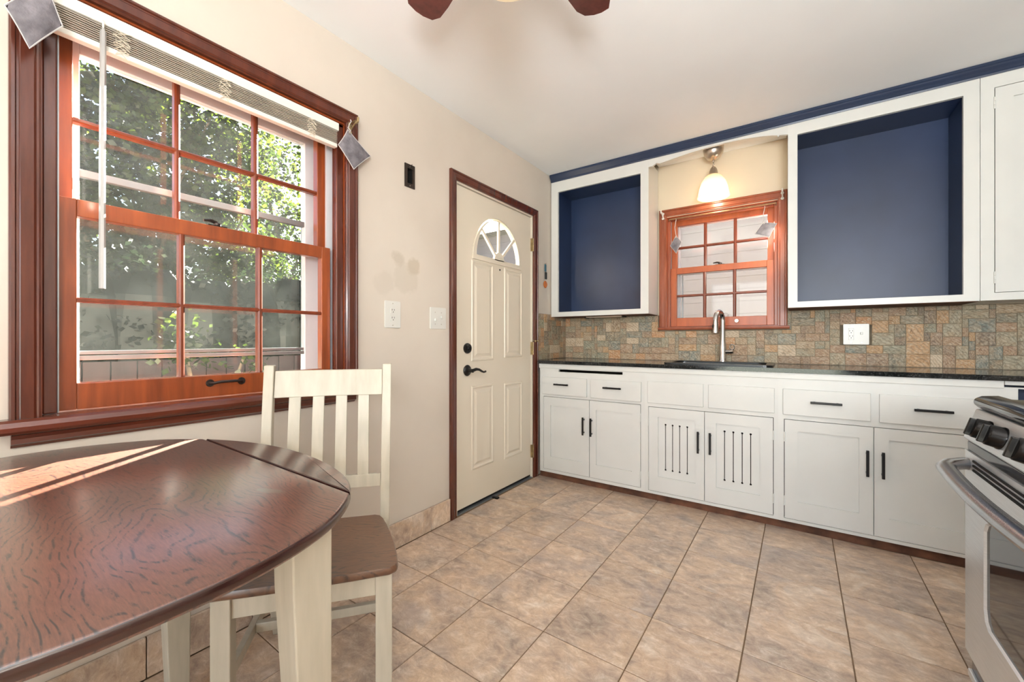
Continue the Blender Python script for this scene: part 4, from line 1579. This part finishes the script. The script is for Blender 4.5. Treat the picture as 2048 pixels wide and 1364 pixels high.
for s_ in (-1, 1):
    rings = []
    for k in range(15):
        z = .985 * k / 14
        y = ry(z)
        hw = .016
        dp = .036 if z < .6 else .034 - .008 * (z - .6)
        cx_ = s_ * (.185 + .013 * k / 14)
        rings.append([(cx_ - hw, y, z), (cx_ + hw, y, z), (cx_ + hw, y + dp, z), (cx_ - hw, y + dp, z)])
    build('rear_leg', MB().loft(rings), 'creamwood', parent=cr, bevel=.003)
    build('front_leg', MB().box(s_ * .196 - .022, s_ * .196 + .022, .018, .062, 0, .428), 'creamwood', parent=cr, bevel=.002)
    mb = MB()
    mb.loft([[(s_ * .190 + d, .060, z) for d, z in ((-.009, .185), (.009, .185), (.009, .215), (-.009, .215))],
             [(s_ * .187 + d, ry(.2) + .004, z) for d, z in ((-.009, .185), (.009, .185), (.009, .215), (-.009, .215))]])
    build('side_stretcher', mb, 'creamwood', parent=cr, bevel=.002)
    mb = MB()
    mb.loft([[(s_ * .198 + d, .060, z) for d, z in ((-.009, .372), (.009, .372), (.009, .4275), (-.009, .4275))],
             [(s_ * .187 + d, ry(.4), z) for d, z in ((-.009, .372), (.009, .372), (.009, .4275), (-.009, .4275))]])
    build('seat_rail', mb, 'creamwood', parent=cr, bevel=.001)
build('cross_stretcher', MB().box(-.180, .180, .235, .255, .186, .214), 'creamwood', parent=cr, bevel=.002)
build('seat_rail', MB().box(-.174, .174, .026, .044, .366, .4275), 'creamwood', parent=cr, bevel=.001)
build('seat_rail', MB().box(-.171, .171, .384, .402, .372, .4275), 'creamwood', parent=cr, bevel=.001)


def curved(x0, x1, z0, z1, th, bow=.014, n_=10):
    rings = []
    for k in range(n_ + 1):
        x = x0 + (x1 - x0) * k / n_
        b = bow * (1 - (x / PXR) ** 2)
        rings.append([(x, ry(z0) + .008 + b, z0), (x, ry(z0) + .008 + th + b, z0), (x, ry(z1) + .008 + th + b, z1), (x, ry(z1) + .008 + b, z1)])
    return MB().loft(rings)


build('top_rail', curved(-.180, .180, .872, .965, .020), 'creamwood', parent=cr, bevel=.002)
build('lower_rail', curved(-.176, .176, .545, .590, .018, .010), 'creamwood', parent=cr, bevel=.002)
for c in (-.115, -.0385, .0385, .115):
    rings = []
    b = .013 * (1 - (c / PXR) ** 2)
    for k in range(7):
        z = .588 + (.874 - .588) * k / 6
        y = ry(z) + .012 + b
        rings.append([(c - .019, y, z), (c + .019, y, z), (c + .019, y + .010, z), (c - .019, y + .010, z)])
    build('slat', MB().loft(rings), 'creamwood', parent=cr, bevel=.0015)

# ------------------------------------------------------------------ stove
SX, SY0, SY1 = .378, .890, 1.650
sv = thing('stove', 'stainless steel gas range with black cooktop at the right edge', 'stove', (.72, 1.27, 0))
build('body', MB().box(SX + .045, 1.045, SY0 + .004, SY1 - .004, .03, .885), 'enamel', parent=sv, bevel=.004)
for (x, y) in ((SX + .09, SY0 + .06), (SX + .09, SY1 - .06), (1.0, SY0 + .06), (1.0, SY1 - .06)):
    build('foot', MB().lathe([(.018, 0), (.018, .03)], (x, y, 0), n=10), 'black', parent=sv)
ctp = [(SX + .022, .892), (SX + .014, .902), (SX + .016, .914), (SX + .030, .922), (SX + .060, .925), (SX + .075, .917), (1.03, .917), (1.03, .885), (SX + .03, .885)]
build('cooktop', MB().loft([[(x, SY0, z) for x, z in ctp], [(x, SY1, z) for x, z in ctp]]), 'enamel', parent=sv, bevel=.006, seg=3, smooth=True, ang=30)
cpn = [(SX + .020, .886), (SX - .004, .806), (SX + .004, .798), (SX + .05, .798), (SX + .05, .886)]
build('control_panel', MB().loft([[(x, SY0 + .002, z) for x, z in cpn], [(x, SY1 - .002, z) for x, z in cpn]]), 'steel', parent=sv, bevel=.003)
nrm = Vector((-.9578, 0, .2873)).normalized()
for y in (1.515, 1.425, 1.27, 1.115, 1.025):
    c0 = Vector((SX + .008, y, .846))
    kb = build('knob', MB().lathe([(.027, 0), (.027, .004), (.0255, .006), (.0245, .024), (.021, .028)], c0, nrm, 24), 'knob', parent=sv, smooth=True)
    g0 = c0 + nrm * .024
    up_ = Vector((.2873, 0, .9578))
    mb = MB()
    a_, b_2 = g0 + up_ * .022, g0 - up_ * .022
    sd_ = Vector((0, .0055, 0))
    mb.loft([[tuple(a_ - sd_), tuple(a_ + sd_), tuple(b_2 + sd_), tuple(b_2 - sd_)], [tuple(a_ - sd_ * .7 + nrm * .014), tuple(a_ + sd_ * .7 + nrm * .014), tuple(b_2 + sd_ * .7 + nrm * .014), tuple(b_2 - sd_ * .7 + nrm * .014)]])
    build('grip', mb, 'knob', parent=kb, bevel=.002)
# oven door: steel frame with arched window
wy0, wy1 = SY0 + .145, SY1 - .145
wz0, wz1 = .365, .620
wl_ = [(wy0 + .03, wz0), (wy1 - .03, wz0), (wy1 - .010, wz0 + .012), (wy1, wz0 + .04), (wy1, wz1 - .02)]
na_ = 14
for k in range(na_ + 1):
    t_ = k / na_
    y = (wy1 - .012) * (1 - t_) + (wy0 + .012) * t_
    wl_.append((y, wz1 + .055 * (4 * t_ * (1 - t_))))
wl_ += [(wy0, wz1 - .02), (wy0, wz0 + .04), (wy0 + .010, wz0 + .012)]
dz0, dz1 = .222, .772
Sm = lambda a, b, w: (SX + w, a, b)
dr = build('oven_door', plate(rect(SY0 + .002, SY1 - .002, dz0, dz1), [wl_], 0, .040).map(Sm), 'steel', parent=sv, bevel=.003)
wi = []
for y, z in wl_:
    cy_, cz_ = (wy0 + wy1) / 2, (wz0 + wz1) / 2
    wi.append((cy_ + (y - cy_) * .988, cz_ + (z - cz_) * .975))
mbb = MB()
mbb.loft([[Sm(y, z, -.0015) for y, z in wl_], [Sm(y, z, .004) for y, z in wi]], cap=False)
build('window_bezel', mbb, 'steel', parent=dr)
build('oven_window', plate(wl_, [], .0038, .008).map(Sm), 'ovenglass', parent=dr, label='dark oven glass')
build('vent_trim', MB().box(SX + .004, SX + .045, SY0 + .004, SY1 - .004, dz1, .797), 'enamel', parent=sv, bevel=.002)
vm = MB()
for k in range(3):
    vm.box(SX - .003, SX + .002, SY0 + .07, SY1 - .07, .752 - k * .012, .757 - k * .012)
build('vent_slots', vm, 'void', parent=dr)
hp_ = []
for k in range(21):
    t_ = k / 20
    y = SY1 - .030 - (SY1 - SY0 - .060) * t_
    e = min(1, min(t_, 1 - t_) / .10)
    hp_.append((SX - .008 - .047 * math.sin(e * PI / 2) - .012 * math.sin(t_ * PI), y, .738 - .006 * math.sin(t_ * PI)))
hn = MB().tube([(SX + .002, hp_[0][1], .738)] + hp_ + [(SX + .002, hp_[-1][1], .738)], [.019] * 23, 14, flat=.85)
build('handle', hn, 'handle_steel', parent=dr, smooth=True, label='thick bowed steel handle')
build('storage_drawer', MB().box(SX + .012, SX + .045, SY0 + .004, SY1 - .004, .062, .214), 'bluegloss', parent=sv, bevel=.004)
build('drawer_trim', MB().box(SX + .004, SX + .014, SY0 + .004, SY1 - .004, .150, .170), 'steel', parent=sv, bevel=.003)
# burner grates
for (y0, y1) in ((SY0 + .04, 1.262), (1.278, SY1 - .04)):
    gm = MB()
    for x in (SX + .11, SX + .34, SX + .57):
        gm.box(x - .005, x + .005, y0, y1, .938, .948)
    for y in (y0 + .005, (y0 + y1) / 2, y1 - .005):
        gm.box(SX + .11, SX + .57, y - .005, y + .005, .938, .948)
    for x in (SX + .11, SX + .57):
        for y in (y0 + .006, y1 - .006):
            gm.box(x - .006, x + .006, y - .006, y + .006, .9165, .94)
    build('grate', gm, 'grate', parent=sv, bevel=.002)
    for x in (SX + .225, SX + .455):
        build('burner', MB().lathe([(.045, .9165), (.045, .926), (.030, .932), (.028, .936)], (x, (y0 + y1) / 2, 0), n=18), 'grate', parent=sv, smooth=True)

# ------------------------------------------------------------------ ceiling fan
FCX, FCY = -.615, .850
fn = thing('ceiling_fan', 'ceiling fan with reddish brown wooden blades and frosted bowl light', 'ceiling fan', (FCX, FCY, ZC))
build('motor_housing', MB().lathe([(.085, 0), (.095, -.03), (.105, -.07), (.110, -.14), (.095, -.19), (.060, -.21)], (FCX, FCY, ZC), n=28), 'nickel', parent=fn, smooth=True)
build('light_bowl', MB().lathe([(.055, -.21), (.100, -.24), (.125, -.29), (.120, -.36), (.085, -.43), (.035, -.468), (.002, -.475)], (FCX, FCY, ZC), n=28), 'shade', parent=fn, smooth=True)
for k in range(5):
    q = R(48 - 18 + 0 + 72 * k) if False else None
mid_dir = math.atan2(.817, -.577)
for k in range(5):
    a_ = mid_dir + R(36 + 72 * k)
    rot = Matrix.Translation((FCX, FCY, 2.285)) @ Matrix.Rotation(a_, 4, 'Z') @ Matrix.Rotation(R(10), 4, 'X')
    shp = [(.17, -.045), (.24, -.058), (.46, -.068), (.52, -.066), (.552, -.048), (.562, -.015), (.562, .015), (.552, .048), (.52, .066), (.46, .068), (.24, .058), (.17, .045)]
    mb = MB().prism(shp, -.003, .003, 'z').map(lambda x, y, z: tuple(rot @ Vector((x, y, z))))
    build('blade', mb, 'fanblade', parent=fn, bevel=.001)
    mb = MB().prism([(.09, -.015), (.2, -.03), (.24, 0), (.2, .03), (.09, .015)], .003, .008, 'z').map(lambda x, y, z: tuple(rot @ Vector((x, y, z))))
    build('blade_arm', mb, 'nickel', parent=fn)

# ------------------------------------------------------------------ outdoors
build('ground', MB().box(-40, 30, -30, 40, -.75, -.55), 'grass', kind='structure')
tag(build('driveway', MB().box(-4.5, 6, 3.6, 5.6, -.56, -.53), 'drive', org=(0, 4.6, -.55)), 'pale concrete drive between the two houses', 'driveway')
nh = thing('neighbor_house', 'pale neighboring house with horizontal siding seen through the sink window', 'house', (-2, 7, -.55))
build('wall', MB().box(-7.5, 4, 6.0, 9.5, -.55, 3.0), 'siding', parent=nh)
for k in range(22):
    z = -.5 + k * .16
    build('siding_board', MB().loft([[(-7.5, 5.99, z), (-7.5, 6.0, z), (-7.5, 6.0, z + .16), (-7.5, 5.997, z + .16)], [(4, 5.99, z), (4, 6.0, z), (4, 6.0, z + .16), (4, 5.997, z + .16)]]), 'siding', parent=nh)
build('roof', MB().loft([[(-7.9, 5.7, 3.0), (-7.9, 9.8, 3.0), (-7.9, 7.75, 3.55)], [(4.4, 5.7, 3.0), (4.4, 9.8, 3.0), (4.4, 7.75, 3.55)]]), 'roof', parent=nh)
fw_ = build('window', plate(rect(-6.35, -4.95, .95, 2.35), [rect(-6.27, -5.69, 1.03, 2.27), rect(-5.61, -5.03, 1.03, 2.27)], 0, .06).map(lambda a, b, w: (a, 5.975 - w, b)), 'vinyl', parent=nh)
build('pane', MB().box(-6.27, -5.03, 5.955, 5.965, 1.03, 2.27), 'blindpane', parent=fw_)

fe = thing('garden_fence', 'low red-brown board fence at the foot of the hedge outside', 'fence', (-5.6, 2.3, -.55))
for k in range(34):
    y = -1.0 + k * .2
    build('board', MB().box(-5.62, -5.60, y + .006, y + .194, -.55, .86 + random.uniform(-.006, .006)), 'fence', parent=fe)
build('rail', MB().box(-5.66, -5.62, -1.0, 5.8, .55, .62), 'fence', parent=fe)


def foliage(name, blobs, nleaf, size, mat, parent, seed, kind='stuff'):
    rr = random.Random(seed)
    mb = MB()
    for (cx, cy, cz, rx, ry_, rz), cnt in blobs:
        for _ in range(int(cnt * nleaf)):
            while True:
                a, b, c = rr.uniform(-1, 1), rr.uniform(-1, 1), rr.uniform(-1, 1)
                d = a * a + b * b + c * c
                if d < 1:
                    break
            f_ = (d ** .5) ** .35 / max(d ** .5, .01) * d ** .5 if d > 0 else 1
            q = Vector((cx + a * rx, cy + b * ry_, cz + c * rz))
            if noise.noise(q * 2.3) < -.12 + .1 * rr.random():
                continue
            l = size * rr.uniform(.6, 1.3)
            ax = Vector((rr.gauss(0, 1), rr.gauss(0, 1), rr.gauss(0, .6))).normalized()
            bx_ = ax.cross(Vector((rr.gauss(0, 1), rr.gauss(0, 1), rr.gauss(0, 1)))).normalized()
            w_ = l * .36
            o = len(mb.v)
            mb.v += [tuple(q), tuple(q + ax * l * .5 + bx_ * w_), tuple(q + ax * l), tuple(q + ax * l * .5 - bx_ * w_)]
            mb.f.append((o, o + 1, o + 2, o + 3))
    me = bpy.data.meshes.new(name)
    me.from_pydata([tuple(Vector(v_) - Vector(ORG[parent.name])) for v_ in mb.v], [], mb.f)
    me.materials.append(M[mat])
    o = bpy.data.objects.new(name, me)
    COL.objects.link(o)
    o.parent = parent
    o['kind'] = kind
    return o


def tree(label, base, h, blobs, nleaf, size, mat, seed, trunk=.11):
    t_ = thing('tree', label, 'tree', base)
    x, y, z = base
    rr = random.Random(seed)
    mb = MB().tube([(x, y, z), (x + .05, y + .03, z + h * .3), (x - .03, y + .08, z + h * .6), (x, y, z + h)], [trunk, trunk * .8, trunk * .6, trunk * .3], 8)
    build('trunk', mb, 'bark', parent=t_, smooth=True)
    mb = MB()
    for (b, cnt) in blobs:
        z0b = z + h * rr.uniform(.35, .6)
        for _ in range(3):
            e = Vector((b[0] + rr.uniform(-.7, .7) * b[3], b[1] + rr.uniform(-.7, .7) * b[4], b[2] + rr.uniform(-.3, .7) * b[5]))
            s_ = Vector((x, y, z0b))
            m_ = (s_ + e) / 2 + Vector((rr.uniform(-.2, .2), rr.uniform(-.2, .2), .15))
            mb.tube([s_, m_, e], [trunk * .4, trunk * .25, .012], 6)
    build('branches', mb, 'bark', parent=t_, smooth=True)
    foliage('foliage', blobs, nleaf, size, mat, t_, seed)
    return t_


tree('leafy sunlit tree filling the upper panes of the large window', (-8.2, 1.9, -.55), 3.8,
     [((-8.2, 1.5, 3.4, .9, 1.4, 1.7), 1.0), ((-8.3, 2.6, 4.3, .9, 1.2, 1.3), .8), ((-7.9, .9, 2.5, .8, 1.1, 1.0), .5), ((-7.9, 2.6, 2.3, .8, 1.2, 1.2), .7), ((-8.6, 1.6, 4.8, .7, 1.4, .9), .5)], 14000, .10, 'leaf', 3)
tree('tree at the right of the large window with sky showing between its leaves', (-10.6, 4.9, -.55), 4.6,
     [((-10.6, 4.9, 3.4, 1.0, 1.3, 1.8), .7), ((-10.6, 4.7, 5.6, 1.1, 1.3, 1.0), .35)], 10000, .11, 'leaf', 5, .13)
hd_ = thing('hedge', 'tall shaded hedge behind the red-brown fence outside', 'hedge', (-6.2, 2.4, -.55))
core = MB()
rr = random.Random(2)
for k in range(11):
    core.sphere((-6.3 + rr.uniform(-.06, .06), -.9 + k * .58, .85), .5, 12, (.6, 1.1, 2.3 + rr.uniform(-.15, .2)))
build('dark_core', core, 'leafshade', parent=hd_, kind='stuff')  # solid dark core added to stop sky showing through the leaves
foliage('foliage', [((-6.25, 1.0, .85, .42, 2.0, 1.4), 1.0), ((-6.25, 3.4, .85, .42, 2.0, 1.4), 1.0)], 9000, .075, 'leafshade', hd_, 9)
sh = thing('shrub', 'bright young shrub growing in front of the fence outside', 'shrub', (-4.9, 1.55, -.55))
build('stems', MB().tube([(-4.9, 1.55, -.55), (-4.88, 1.5, .3), (-4.9, 1.4, 1.0)], .02, 6).tube([(-4.9, 1.55, -.3), (-4.9, 1.75, .4), (-4.86, 1.9, .9)], .015, 6), 'bark', parent=sh)
foliage('foliage', [((-4.9, 1.42, .95, .2, .28, .45), .5), ((-4.88, 1.9, .8, .2, .25, .35), .4)], 900, .07, 'leaf', sh, 21)
